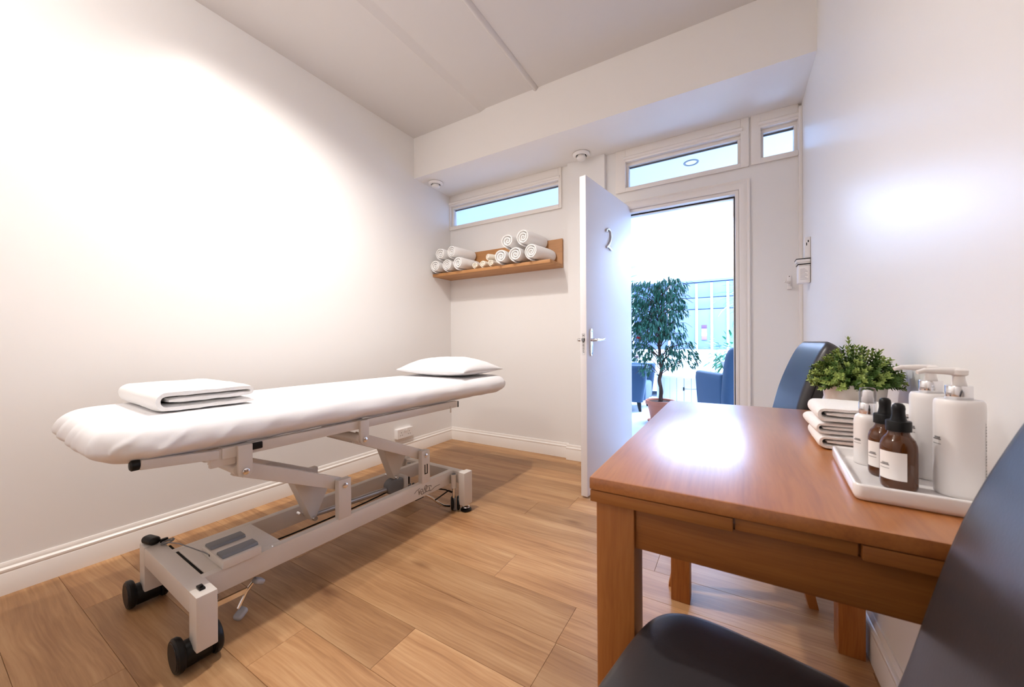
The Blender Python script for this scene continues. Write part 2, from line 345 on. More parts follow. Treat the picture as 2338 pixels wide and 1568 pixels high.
ar.rings([[(0.036 + o_, YB + y_, 0) for o_, y_ in AP], [(0.036 + o_, YB + y_, hz + o_) for o_, y_ in AP], [(DX0 - .06, YB + y_, hz + o_) for o_, y_ in AP]])
struct(ar.build('trim_3', M_TRIM, smooth=30))

# the open door: leaf in its own frame (x from hinge to latch edge, y thickness, z up)
hinge = Vector((DX0 + .004, YB + .02, 0)); latch = Vector((-0.845, 2.275, 0)); dv = (latch - hinge); DL = dv.length
d1 = G().box(0, DL, 0, .044, .012, 2.058).build('door_1', M_DOOR, bevel=.002, loc=hinge, rot=(0, 0, math.atan2(dv.y, dv.x))); struct(d1)
# local +y is the side turned to the camera's right? (checked below): visible face is y = FACE
fy = 1 if (Matrix.Rotation(math.atan2(dv.y, dv.x), 3, 'Z') @ Vector((0, 1, 0))).x > 0 else -1
FACE = .044 if fy > 0 else 0.0
if fy < 0: pass
def handle(side):
    y = .044 if side > 0 else 0.0; s = side
    hx = DL - .060
    pl = G(); pl.slab(.036, .178, .017, rprof(.007, .003, 3, 0, .0005), n=8)
    o = pl.build('handle_plate', M_CHROME, d1, loc=(hx, y, 0.996), rot=(-PI/2*s, 0, 0))
    lv = G().tube([(hx, y, 1.012), (hx, y + s*.045, 1.012)], [.011, .010], 12)
    lv.tube([(hx + .006, y + s*.045, 1.012), (hx - .02, y + s*.047, 1.011), (hx - .055, y + s*.048, 1.010), (hx - .080, y + s*.050, 1.014), (hx - .105, y + s*.046, 1.020), (hx - .118, y + s*.040, 1.018)], [.0095, .0095, .008, .008, .0075, .005], 10)
    lv.build('lever', M_CHROME, d1, smooth=60)
    for z in (.925, 1.067): G().lathe([(.004, 0), (.004, .0012), (.002, .002)], n=10).build('screw', M_GREY, o, loc=(0, z - .996, .007) if s > 0 else (0, z - .996, .007))
handle(1); handle(-1)
lp = G().box(DL, DL + .0012, .011, .033, .915, 1.052).build('lock_plate', M_CHROME, d1, smooth=0)
G().box(DL + .0012, DL + .012, .014, .030, 1.002, 1.022).build('latch', M_GREY, lp, bevel=.002)
G().box(DL + .0012, DL + .0016, .016, .028, .995, 1.001).build('latch_slot', M_DARK, lp, smooth=0)
eg = G()
for z, w in ((.985, .007), (.976, .009), (.966, .006), (.955, .009), (.944, .006), (.934, .008), (1.040, .009)):
    eg.box(DL + .0012, DL + .0016, .0225 - w/2, .0225 + w/2, z - .0025, z + .0025)
eg.build('engraving', M_INK, lp, smooth=0)
def catmull(P, n=8):
    P = [Vector(p) for p in P]; Q = []
    for i in range(len(P) - 1):
        p0 = P[max(i - 1, 0)]; p1 = P[i]; p2 = P[i + 1]; p3 = P[min(i + 2, len(P) - 1)]
        for k in range(n):
            t = k/n; Q.append(0.5*((2*p1) + (p2 - p0)*t + (2*p0 - 5*p1 + 4*p2 - p3)*t*t + (3*p1 - p0 - 3*p2 + p3)*t**3))
    Q.append(P[-1]); return Q
# numeral 2, on the visible face; u runs to the viewer's right (towards the hinge)
two = [(-.034, .040), (-.020, .060), (.006, .068), (.030, .052), (.036, .020), (.024, -.014), (.002, -.044), (-.026, -.066), (-.008, -.062), (.014, -.064), (.034, -.074), (.046, -.072)]
yy = FACE + (.006 if FACE else -.006)
nx = DL - .325
G().tube([(nx - u*1.15, yy, 1.722 + z*.98) for u, z in [(q.x, q.y) for q in catmull([(a, b, 0) for a, b in two], 6)]], .0065, 8).build('numeral_2', M_CHROME, d1, smooth=60)
G().tube([(.06, FACE, 1.03 + .33), (.06, yy, 1.36)], .004, 8).build('hook', M_BARK, d1) if False else None

# ---------------------------------------------------------------- the lounge beyond the door
LX0, LX1, LY1, LZ = -3.6, 2.2, 8.0, 2.55
struct(G().box(LX0, LX1, YB + .10, LY1, -.06, -.001).build('floor_lounge', M_LFLOOR, smooth=0))
struct(G().box(LX0 - .1, LX0, YB + .1, LY1 + .1, -.06, 2.75).build('wall_lounge_left', M_LWALL, smooth=0))
struct(G().box(LX1, LX1 + .1, YB + .1, LY1 + .1, -.06, 2.75).build('wall_lounge_right', M_LWALL, smooth=0))
lf = G().box(LX0, XL - .1, YB + .001, YB + .1, -.06, 2.75).box(XR + .1, LX1, YB + .001, YB + .1, -.06, 2.75)
struct(lf.build('wall_lounge_front', M_LWALL, smooth=0))
SX0, SX1, SY0, SY1 = -1.37, 1.65, 5.38, 7.88      # roof light opening
lc = G().box(LX0, LX1, YB + .1, SY0, LZ, 2.75).box(LX0, LX1, SY1, LY1, LZ, 2.75).box(LX0, SX0, SY0, SY1, LZ, 2.75).box(SX1, LX1, SY0, SY1, LZ, 2.75)
struct(lc.build('ceiling_lounge', M_LWALL, smooth=0))
rl = struct(G().box(SX0, SX1, SY0, SY0 + .05, 2.66, 2.71).box(SX0, SX1, SY1 - .05, SY1, 2.66, 2.71).box(SX0, SX0 + .05, SY0 + .05, SY1 - .05, 2.66, 2.71).box(SX1 - .05, SX1, SY0 + .05, SY1 - .05, 2.66, 2.71).build('window_4', M_TRIM, smooth=0))
bars = [SX0 + .05, -.62, .18, .92, SX1 - .05]
for a, b in zip(bars[:-1], bars[1:]): G().box(a + .012, b - .012, SY0 + .05, SY1 - .05, 2.680, 2.688).build('pane', M_PANE, rl, smooth=0)
for x in bars[1:-1]: G().box(x - .012, x + .012, SY0 + .05, SY1 - .05, 2.665, 2.70).build('glazing_bar', M_TRIM, rl, smooth=0)
struct(G().box(LX0, LX1, LY1, LY1 + .1, -.06, 2.75).build('wall_lounge_back', M_LWALL, smooth=0))
# panelled lower part of the far wall: boards with battens
pn = struct(G().box(LX0 + .05, LX1 - .05, LY1 - .012, LY1, 0.0, 2.13).build('trim_4', M_LBACK, smooth=0))
xs = [-3.5, -2.6, -1.8, -1.1, -0.61, -0.352, -0.087, .06, .5, 1.2, 2.1]
for x0, x1 in zip(xs[:-1], xs[1:]):
    for z0, z1 in ((0.02, 1.60), (1.615, 1.82), (1.835, 2.12)): G().box(x0 + .02, x1 - .02, LY1 - .030, LY1 - .012, z0, z1).build('panel', M_LBACK, pn, bevel=.004)
for x in xs[1:-1]: G().box(x - .020, x + .020, LY1 - .055, LY1 - .012, 0.0, 2.10).build('batten', M_LWALL, pn, bevel=.003)
G().box(LX0 + .05, LX1 - .05, LY1 - .05, LY1 - .012, 2.13, 2.17).build('rail', M_LBACK, pn, smooth=0)
struct(G().prism([(LY1 - .14, 2.50), (LY1 - .09, 2.42), (LY1, 2.42), (LY1, LZ), (LY1 - .14, LZ)], LX0, LX1, 'x').build('trim_5', M_LWALL, smooth=0))

# ================================================================ TREATMENT COUCH (x along the couch from near end, y towards the wall)
ct = thing('treatment_couch', 'long white-sheeted treatment couch on a cream steel lifting frame with black casters', 'couch', (-1.315, .443, 0), math.radians(87.9))
MT_X0, MT_X1, MT_Y0, MT_Y1, MT_Z0, MT_Z1 = -.182, 1.785, .078, .785, .662, .772
def mattress():
    lx, ly = MT_X1 - MT_X0, MT_Y1 - MT_Y0; cx, cy = (MT_X0 + MT_X1)/2, (MT_Y0 + MT_Y1)/2
    n = 40; h = MT_Z1 - MT_Z0
    base = []                                     # outline densified: (point, arc position)
    raw = rr_outline(lx, ly, .13, n)
    L = len(raw)
    for i in range(L):
        a = Vector(raw[i]); b = Vector(raw[(i + 1) % L]); d = (b - a).length; m = max(1, int(d/.008))
        for k in range(m): base.append(a.lerp(b, k/m))
    N = len(base)
    nrm = []
    for i in range(N):
        t = base[(i + 1) % N] - base[i - 1]; nrm.append(Vector((t.y, -t.x)).normalized())
    arc = [0.0]
    for i in range(1, N): arc.append(arc[-1] + (base[i] - base[i - 1]).length)
    prof = [(.16, .004), (.10, .001), (.062, .0), (.048, .004)]
    for k in range(1, 9): a = k/8; prof.append((.046 - .046*math.sin(a*PI/2), .006 + .040*a))
    for k in range(1, 11): a = PI/2*k/10; prof.append((.062*(1 - math.cos(a)), .046 + (h - .046)*math.sin(a)))
    rings = []
    for ins, z in prof:
        ring = []
        for i in range(N):
            p = base[i]; q = p - nrm[i]*ins
            zz = z/h; amp = max(0.0, math.sin(PI*min(1, max(0, (zz + .05)/1.0))))*1.0
            s = arc[i]; x = p.x + lx/2; near = math.exp(-((x)/.42)**2); far = math.exp(-((lx - x)/.16)**2)
            side = 1 if abs(nrm[i].y) > .7 else 0
            ph = s*1.0 + (zz*.14*(-1 if nrm[i].y < 0 else 1) if side else zz*.015)
            w = 0.0
            f = noise.noise((ph*9, 3.1, 0)); w += (abs(math.sin(ph*26 + 2.5*f)))**8*.0075*near*amp
            w += (abs(math.sin(ph*60 + 3*f)))**8*.0045*far*amp
            w += noise.noise((s*5, zz*2.2, 7))*.006*amp + noise.noise((s*14, zz*3, 1))*.0025*amp
            hem = .006*noise.noise((s*10, 0, 4)) if zz < .12 else 0
            q = q + nrm[i]*w
            ring.append((cx + q.x, cy + q.y, MT_Z0 + z + hem))
        rings.append(ring)
    # top: close with shrinking rings and a soft crown
    for ins in (.075, .11, .17, .24, .33):
        ring = []
        for i in range(N):
            p = base[i]; q = p - nrm[i]*min(ins, .33)
            qx = max(-lx/2 + ins, min(lx/2 - ins, q.x)); qy = max(-ly/2 + ins, min(ly/2 - ins, q.y))
            ring.append((cx + qx, cy + qy, MT_Z1 + .003*(1 - math.exp(-ins*14)) + .0012*noise.noise((qx*6, qy*6, 2))))
        rings.append(ring)
    return G().rings(rings)
mt = mattress().build('mattress', M_SHEET, ct, smooth=75)

# upper frame
uf = G().box(.10, 1.235, .100, .130, .628, .664).box(.10, 1.235, .335, .365, .628, .664)
for x in (.16, .62, 1.17): uf.box(x, x + .03, .130, .335, .632, .660)
uf.build('upper_frame', M_METAL, ct, bevel=.003)
for y in (.099, .334): G().box(1.235, 1.243, y, y + .032, .627, .662).build('end_cap', M_BLACK, ct, bevel=.002)
G().box(1.17, 1.178, .096, .100, .606, .640).build('clip', M_METAL, ct)
lg = G().bar((-.090, .113, .664), (.092, .113, .646), .030, .028).bar((-.090, .351, .664), (.092, .351, .646), .030, .028).box(-.07, -.045, .128, .336, .650, .672)
lg.build('leg_section_frame', M_METAL, ct, bevel=.004)
G().lathe([(.013, 0), (.015, .004), (.015, .018), (.010, .022)], n=14).build('end_cap', M_BLACK, ct, loc=(-.088, .113, .664), rot=(0, -PI/2, 0))
G().box(.175, .215, .092, .100, .640, .664).build('stop_block', M_BLACK, ct, bevel=.004)
for y in (.105, .340): G().box(.07, .14, y, y + .02, .605, .662).build('hinge_block', M_METAL, ct, bevel=.004)

def bracket(x0, x1, zb, y0, y1, zt=.664):
    xm = (x0 + x1)/2; r = (x1 - x0)/2; poly = [(x1, zt), (x0, zt)] + [(xm - r*math.cos(PI*k/8), zb + r - r*math.sin(PI*k/8)) for k in range(9)]
    return G().prism(poly, y0, y1)
for x0, x1, zb in ((.139, .181, .556), (.592, .634, .560)):
    for y0, y1 in ((.086, .100), (.365, .379)):
        b = bracket(x0, x1, zb, y0, y1).build('bracket', M_METAL, ct, bevel=.0015)
        if y0 < .2: G().lathe([(.0105, 0), (.0105, .004), (.006, .006)], n=18).build('bolt', M_CHROME, b, loc=((x0 + x1)/2, y0, zb + .021), rot=(PI/2, 0, 0))
# lower uprights
for x0, x1, zt in ((.497, .553, .434), (.955, 1.010, .440)):
    for y0, y1 in ((.098, .126), (.350, .378)):
        u = G().box(x0, x1, y0, y1, .272, zt).build('upright', M_METAL, ct, bevel=.002)
        if y0 < .2:
            G().lathe([(.011, 0), (.011, .004), (.006, .006)], n=18).build('bolt', M_CHROME, u, loc=((x0 + x1)/2, y0, zt - .026), rot=(PI/2, 0, 0))
            if x0 > .9: G().box(.972, .977, .0965, .0985, .318, .368).box(.988, .993, .0965, .0985, .318, .368).box(.972, .993, .0965, .0985, .318, .322).build('slot', M_DARK, u, smooth=0)
# lifting arms and cross tubes
ARM = (((.160, .577), (.525, .408)), ((.613, .581), (.983, .414)))
for (a, b) in ARM:
    for y in (.140, .337):
        dx, dz = b[0] - a[0], b[1] - a[1]
        G().bar((a[0] - .012, y, a[1] + .005), (b[0] + .004, y, b[1] - .002), .022, .050).build('lifting_arm', M_METAL, ct, bevel=.004)
    t = G().tube([(a[0] - .012, .10, a[1] + .006), (a[0] - .012, .372, a[1] + .006)], .0185, 16).build('cross_tube', M_METAL, ct)
    G().lathe([(.019, 0), (.023, .003), (.023, .010), (.017, .013)], n=18).build('tube_cap', M_METAL, t, loc=(a[0] - .012, .372, a[1] + .006), rot=(-PI/2, 0, 0))
    G().bar(((a[0]*.35 + b[0]*.65), .150, a[1]*.35 + b[1]*.65 + .008), ((a[0]*.35 + b[0]*.65), .327, a[1]*.35 + b[1]*.65 + .008), .16, .012, up=(0.42, 0, .9)).build('cross_plate', M_METAL, ct, bevel=.002)
# V-shaped gusset boxes under the arms
def gusset(P, y0, y1):
    g = G(); (x0, z0), (x1, z1), (xa, za) = P
    g.prism([(x0, z0), (xa - .006, za), (xa + .006, za), (x1, z1)], y0, y1)
    return g
gusset(((.352, .500), (.536, .412), (.455, .262)), .212, .268).build('gusset', M_METAL, ct, bevel=.002)
gusset(((.790, .512), (.965, .434), (.880, .302)), .212, .268).build('gusset', M_METAL, ct, bevel=.002)
G().tube([(.455, .195, .272), (.455, .285, .272)], .009, 12).tube([(.435, .275, .279), (.435, .300, .279)], .006, 8).build('pivot_pin', M_CHROME, ct)
G().tube([(.88, .195, .312), (.88, .285, .312)], .008, 12).build('pivot_pin', M_CHROME, ct)
# actuator: motor housing, tube
mo = G(); mo.slab(.105, .078, .036, rprof(.050, .012, 4), n=8)
mo.build('motor', M_GREY, ct, loc=(.895, .268, .258), rot=(PI/2, 0, 0))
G().slab(.028, .074, .010, rprof(.062, .006, 3), n=5).build('motor_cap', M_METAL, ct, loc=(.952, .274, .258), rot=(PI/2, 0, 0))
G().tube([(.455, .243, .270), (.63, .243, .262), (.86, .243, .252)], [.009, .0125, .0125], 14).build('actuator_tube', mat('grey_steel', (.42, .41, .42), .3, .5, .7), ct)
G().box(.965, 1.02, .262, .292, .222, .262).build('motor_foot', M_BLACK, ct, bevel=.004)
G().tube(catmull([(.93, .25, .24), (.75, .26, .222), (.5, .27, .213), (.30, .275, .216), (.262, .278, .235)], 6), .0035, 6).build('cable', M_DARK, ct)
# base
G().box(.045, 1.192, .100, .130, .205, .277).build('base_rail', M_METAL, ct, bevel=.003)
G().box(.045, 1.192, .362, .392, .205, .277).build('base_rail', M_METAL, ct, bevel=.003)
G().box(0, .053, .058, .488, .212, .277).build('end_beam', M_METAL, ct, bevel=.006)
G().box(0, .052, 0, .058, .118, .277).build('leg', M_METAL, ct, bevel=.004)
G().box(0, .052, .488, .546, .118, .277).build('leg', M_METAL, ct, bevel=.004)
G().box(1.190, 1.230, .035, .510, .212, .275).build('end_beam', M_METAL, ct, bevel=.004)
for y in (.0, .501):
    G().box(1.172, 1.240, y, y + .042, .100, .280).build('leg', M_METAL, ct, bevel=.004)
    f = G().lathe([(.006, .078), (.006, .105)], n=12).lathe([(.015, .090), (.015, .098)], n=6).build('foot_screw', M_CHROME, ct, loc=(1.210, y + .021, 0))
    G().lathe([(.028, .061), (.031, .064), (.030, .071), (.022, .076), (.008, .078)], n=24).build('foot_pad', M_BLACK, f)
    G().lathe([(.019, .0765), (.021, .079), (.019, .085), (.008, .089)], n=20).build('foot_disc', M_CHROME, f)
# deck plate with control box
dp = G().box(.060, .285, .129, .363, .268, .2775).build('deck_plate', M_METAL, ct, bevel=.001)
G().lathe([(.004, 0), (.003, .002)], n=10).build('rivet', M_CHROME, dp, loc=(.25, .112, .277))
cb = G().box(.096, .208, .090, .268, .2775, .306).build('control_box', M_METAL, ct, bevel=.005)
for y in (.104, .200):
    G().prism([(y, .3065), (y + .052, .3065), (y + .046, .316), (y + .006, .316)], .100, .204, 'x').build('foot_switch', M_GREY, cb, bevel=.002)
G().lathe([(.004, 0), (.004, .003)], n=8).build('cable_socket', M_BLACK, cb, loc=(.098, .200, .292), rot=(0, -PI/2, 0))
G().box(.0535, .0595, .11, .44, .262, .2745).build('beam_joint', M_DARK, ct, smooth=0)
G().box(.018, .032, .030, .060, .277, .283).box(.020, .028, .036, .046, .283, .290).build('spring_clip', M_BLACK, ct, bevel=.001)
# casters (ZF is the floor in the couch's drawing units, see the final sizing below)
ZF = .061
def caster(x, y, ang, r=.048, w=.022, gap=.066):
    o = G().tube([(0, 0, .120), (0, 0, ZF + .045)], .013, 14).build('caster_stem', M_CHROME, ct, loc=(x, y, 0), rot=(0, 0, ang))
    for sx in (-1, 1):
        G().lathe([(r*.30, -w/2), (r*.78, -w/2), (r*.80, -w/2 + .0015), (r*.90, -w/2 + .0015), (r, -w/2 + .006), (r, w/2 - .006), (r*.90, w/2), (r*.30, w/2)], n=40).build('caster_wheel', M_BLACK, o, loc=(sx*(gap/2 + w/2), .006, ZF + r), rot=(0, PI/2, 0))
    G().lathe([(.010, -gap/2), (.034, -gap/2 + .001), (.036, -gap/2 + .006), (.036, gap/2 - .006), (.034, gap/2 - .001), (.010, gap/2)], n=28).build('caster_hub', M_BLACK, o, loc=(0, .006, ZF + .040), rot=(0, PI/2, 0))
    G().slab(.046, .040, .008, rprof(.006, .002, 3), n=4).build('caster_plate', M_CHROME, o, loc=(0, .006, ZF + .072 - .021), rot=(0, 0, 0)) if False else None
    return o
caster(.0160, .050, 0.0); caster(.0160, .532, 0.0)
# retractable far wheels
WA = math.radians(-48); wx, wy = math.cos(WA), math.sin(WA)
for y in (.076, .440):
    w = G().tube([(1.170, y, .188), (1.170, y, .264)], .0155, 18).build('wheel_sleeve', M_METAL, ct)
    G().lathe([(.013, .264), (.010, .266), (.0, .266)], n=14, cap0=False).build('sleeve_end', M_GREY, w, loc=(1.170, y, 0))
    G().tube([(1.170, y, ZF + .058), (1.170, y, .189)], .0085, 12).build('wheel_stem', M_CHROME, w)
    for s in (-1, 1): G().lathe([(.010, -.009), (.030, -.009), (.037, -.004), (.038, 0), (.037, .004), (.030, .009), (.010, .009)], n=30).build('caster_wheel', M_BLACK, w, loc=(1.182 + s*.0165*wx, y + s*.0165*wy, ZF + .038), rot=(0, PI/2, WA))
    G().slab(.014, .034, .004, rprof(.068, .003, 3), n=4).build('wheel_bracket', M_GREY, w, loc=(1.176, y, ZF + .004), rot=(0, 0, WA))
# pedals
G().tube(catmull([(.950, .130, .206), (1.0, .125, .196), (1.04, .120, .168), (1.083, .118, .130), (1.125, .114, .097), (1.170, .108, .077)], 6), .0065, 10).build('pedal', M_CHROME, ct, smooth=60)
G().box(.930, .985, .118, .158, .190, .206).build('pedal_mount', M_BLACK, ct, bevel=.003)
G().tube([(1.062, .112, .150), (1.150, .095, .176), (1.166, .086, .165)], .0035, 6).tube([(1.05, .22, .204), (1.14, .11, .180), (1.166, .086, .160)], .004, 6).build('linkage_rod', M_DARK, ct)
p1 = G().bar((.070, .130, .158), (.178, .130, .156), .008, .016).tube([(.202, .130, .176), (.176, .130, .152), (.152, .130, .108)], .006, 8).tube([(.05, .14, .196), (.235, .12, .200)], .004, 6).build('pedal', M_CHROME, ct)
M_PAD = mat('pale_grey_rubber', (.42, .42, .45), .6, .3)
for loc, r in (((.206, .126, .163), .6), ((.158, .124, .084), -.5)): G().slab(.040, .030, .010, rprof(.018, .007, 3), n=4).build('pedal_pad', M_PAD, p1, loc=loc, rot=(.2, r, .3))
G().box(.055, .10, .14, .17, .165, .203).build('pedal_mount', M_BLACK, ct, bevel=.003)
# lettering on the near rail
LOGO = [[(0.904, 0.24), (0.915, 0.249), (0.928, 0.253), (0.94, 0.256)], [(0.932, 0.249), (0.935, 0.225)], [(0.934, 0.238), (0.942, 0.238)], [(0.943, 0.245), (0.941, 0.228)], [(0.945, 0.248), (0.959, 0.246), (0.95, 0.223), (0.965, 0.221)], [(0.95, 0.236), (0.958, 0.235)], [(0.964, 0.222), (0.971, 0.244), (0.979, 0.257), (0.988, 0.256), (0.986, 0.247), (0.975, 0.242), (0.982, 0.232), (0.98, 0.224), (0.968, 0.222)], [(0.994, 0.243), (0.984, 0.238), (0.98, 0.229), (0.989, 0.223), (1.003, 0.225)], [(0.99, 0.251), (1.006, 0.248), (1.019, 0.246), (1.018, 0.238)], [(1.005, 0.244), (1.01, 0.222)], [(1.003, 0.222), (1.022, 0.22), (1.044, 0.228), (1.061, 0.23), (1.084, 0.23)]]
lt = G()
for st in LOGO: lt.tube([(q.x, .0995, q.y) for q in (catmull([(a, b, 0) for a, b in st], 4) if len(st) > 2 else [Vector((a, b, 0)) for a, b in st])], .0011, 5)
lt.build('lettering', M_BLACK, ct)

# final sizing: the couch was drawn in units of 1.065 m with the floor at ZF; bring it to metres, standing on z = 0
K = 1.065; DZ0 = Vector((0, 0, -.065))
def resize(o, k=K, shift=None):
    for c in o.children:
        c.data.transform(Matrix.Scale(k, 4)); c.location = c.location*k + (shift if shift is not None else Vector((0, 0, 0)))
        resize(c, k)
ct.location = (-1.4004, .4718, 0); resize(ct, K, DZ0)
Tm = Matrix.Translation((-1.4004, .4718, -.065)) @ Matrix.Rotation(math.radians(87.9), 4, 'Z') @ Matrix.Scale(K, 4)

# black hand control with its coiled cable, lying on the couch base
hc = thing('hand_control', 'small black hand control with coiled grey cable on the couch base corner', 'control')
hc.location = Tm @ Vector((.022, .505, .2785)); hc.rotation_euler = (0, 0, math.radians(87.9))
G().slab(.034, .066, .014, rprof(.026, .012, 4), n=6).build('handset', M_BLACK, hc, rot=(0, 0, .25), bevel=0)
cc = []
for k in range(90):
    a = k/90*2*PI*3.5; cc.append((.030 + .016*math.cos(a) + k*.00006, -.052 + .010*math.sin(a)*(1 + .3*math.sin(a*.7)), .005 + .004*(k/90) + .002*math.sin(a*1.7)))
cc += [(.034, -.080, .010), (.045, -.12, .014), (.060, -.19, .012), (.072, -.270, .014), (.075, -.302, .015)]
G().tube(cc, .0019, 6).build('cable', M_GREY, hc, smooth=70)
G().box(.018, .040, -.034, -.022, .000, .014).build('plug', M_BLACK, hc, bevel=.003)
resize(hc)

# ---------------------------------------------------------------- towels
def folded(name, L, D, H, th, parent=None, m=None, seed=0, loc=(0, 0, 0), rz=0, back=0.0, fuzz=.0018):
    """three-layer fold: x 0..L shows the layers at y=0, round fold at x=0"""
    zb = th/2; zt = H - th/2; R = (zt - zb)/2; zm = (zb + zt)/2; r2 = max((zt - zm)/2*.9, th*.45)
    C = [(L - .004, zb)]
    for k in range(1, 9): C.append((L - .004 - (L - R - .004)*k/9, zb))
    for k in range(0, 11): a = -PI/2 - PI*k/10; C.append((R + R*math.cos(a), zm + R*math.sin(a)))
    for k in range(1, 9): C.append((R + (L - R - r2 - th*.4)*k/9, zt))
    xe = L - r2 - th*.4
    for k in range(0, 7): a = PI/2 - PI*k/6; C.append((xe + r2*math.cos(a), zt - r2 + r2*math.sin(a)))
    zz = zt - 2*r2
    for k in range(1, 8): C.append((xe - (xe - R*1.15)*k/7, zz))
    n = len(C); ny = 22; g = G(); V = []
    NR = []
    for i in range(n):
        a = Vector(C[max(i - 1, 0)]); b = Vector(C[min(i + 1, n - 1)]); t = (b - a).normalized(); NR.append(Vector((-t.y, t.x)))
    rows = []
    for j in range(ny + 1):
        y = D*j/ny; e = min(j, ny - j); k_ = 1.0 if e > 2 else (.50, .80, .94)[e]; yy = y + (0.003*noise.noise((seed, j, 3)) )
        row = []
        for sgn in (1, -1):
            for i in (range(n) if sgn > 0 else range(n - 1, -1, -1)):
                tip = .55 if i in (0, n - 1) else 1
                p = Vector(C[i]) + NR[i]*(th*.5*k_*tip*sgn*.97)
                f = Vector((noise.noise((p.x*60, y*60, p.y*60 + seed)), noise.noise((p.x*60 + 9, y*60, p.y*60 + seed)), noise.noise((p.x*50, y*50 + 5, p.y*50 + seed))))*fuzz
                und = .002*noise.noise((p.x*14, y*14, seed + 2)) * (p.y/H)
                row.append((p.x + f.x, yy + f.y + .0025*noise.noise((i*.35, seed*3.1, j*.02)), max(.0002, p.y + f.z + und)))
        rows.append(row)
    g.rings(rows)
    return g.build(name, m or M_TOWEL, parent, smooth=70, loc=loc, rot=(0, 0, rz))
tw = folded('folded_towel', .275, .50, .072, .0238, seed=1, fuzz=.0024)
tw.data.transform(Matrix.Scale(K, 4)); tw.location = Tm @ Vector((-.012, .270, MT_Z1 + .004)); tw.rotation_euler = (0, 0, math.radians(87.9 - 1))
tag(tw, 'thick white folded towel lying on the near end of the couch', 'towel')

# pillow
def pillow(lx, ly, h):
    n = 34; top = []; g = G(); V = []; F = []
    def pt(u, v, s):
        px = u*lx/2*(1 - .06*(1 - abs(v)**3)*abs(u)**4); py = v*ly/2*(1 - .07*(1 - abs(u)**3)*abs(v)**4)
        e = max(0, (1 - abs(u)**2.6))**.62*max(0, (1 - abs(v)**2.6))**.62
        w = noise.noise((u*2.2, v*2.2, 5))*.006*e + .004*noise.noise((u*7, v*7, 8))*e
        z = s*h*e*(1.0 if s > 0 else .42) + w
        return (px, py, z)
    for s in (1, -1):
        o = len(V)
        for i in range(n + 1):
            for j in range(n + 1): V.append(pt(-1 + 2*i/n, -1 + 2*j/n, s))
        for i in range(n):
            for j in range(n): F.append((o + i*(n + 1) + j, o + (i + 1)*(n + 1) + j, o + (i + 1)*(n + 1) + j + 1, o + i*(n + 1) + j + 1))
    g.add(V, F); zmin = min(v[2] for v in V); g.v = [(x, y, z - zmin) for x, y, z in g.v]
    return g
pl = pillow(.44, .62, .086).build('pillow', M_SHEET, smooth=80)
bm = bmesh.new(); bm.from_mesh(pl.data); bmesh.ops.remove_doubles(bm, verts=bm.verts, dist=1e-5); bmesh.ops.recalc_face_normals(bm, faces=bm.faces); bm.to_mesh(pl.data); bm.free()
pl.data.transform(Matrix.Scale(K, 4)); pl.location = Tm @ Vector((1.530, .43, MT_Z1 + .0055)); pl.rotation_euler = (0, 0, math.radians(87.9))
tag(pl, 'plump white pillow at the far head end of the couch', 'pillow')

# ---------------------------------------------------------------- wall shelf and rolled towels
sh = thing('wall_shelf', 'long oak shelf with upstand fixed in the corner below the high window', 'shelf', (XL, YB, 1.643))
sl = 1.262
G().prism([(-.001, 0), (-.270, 0), (-.270, .027), (-.024, .027)], .002, sl, 'x').build('shelf_board', M_SHELF, sh, bevel=.002)
G().prism([(-.001, .0005), (-.001, .250), (-.022, .250), (-.022, .028), (-.024, .0275)], .002, sl, 'x').build('back_board', M_SHELF, sh, bevel=.0015)
def roll(name, r, L, turns, seed, m=None, squash=1.0, flap=True):
    N = int(turns*22); path = []; random.seed(seed)
    for i in range(N + 1):
        t = i/N; a = 2*PI*turns*t + seed; rad = r*(.10 + .90*t) * (1 + .025*noise.noise((math.cos(a)*1.3, math.sin(a)*1.3, seed)))
        path.append((rad, a))
    pitch = r*.90/turns; th = pitch*.88; rows = []; ny = 14
    a_end = -PI/2 - .35          # turn so that the free end lies underneath
    off = a_end - path[-1][1]
    for j in range(ny + 1):
        e = min(j, ny - j); k = 1.0 if e > 1 else (.45, .85)[e]; y = L*j/ny; row = []
        for sgn in (1, -1):
            for i in (range(N + 1) if sgn > 0 else range(N, -1, -1)):
                rad, a = path[i]; a = a + off; rr = rad - th/2 + sgn*th/2*k
                tip = .5 if i == N and sgn > 0 else 1
                x = rr*math.cos(a); z = rr*math.sin(a)*squash
                if flap and i > N - 5 and sgn > 0: x += (i - N + 5)*.0022; z -= (i - N + 5)*.0006
                pin = (.010*(1 - i/N) if j < 7 else -.010*(1 - i/N)) if e == 0 else 0
                f = .0013
                row.append((x + f*noise.noise((x*70, y*70, z*70 + seed)), y + pin*.6 + .003*noise.noise((i*.12, seed, j*.01)), z + f*noise.noise((x*70 + 4, y*70, z*70 + seed))))
        rows.append(row)
    g = G().rings(rows); zm = min(v[2] for v in g.v); g.v = [(x, y, z - zm) for x, y, z in g.v]
    return g.build(name, m or M_TOWEL, smooth=70)
SHZ = 1.643 + .0275
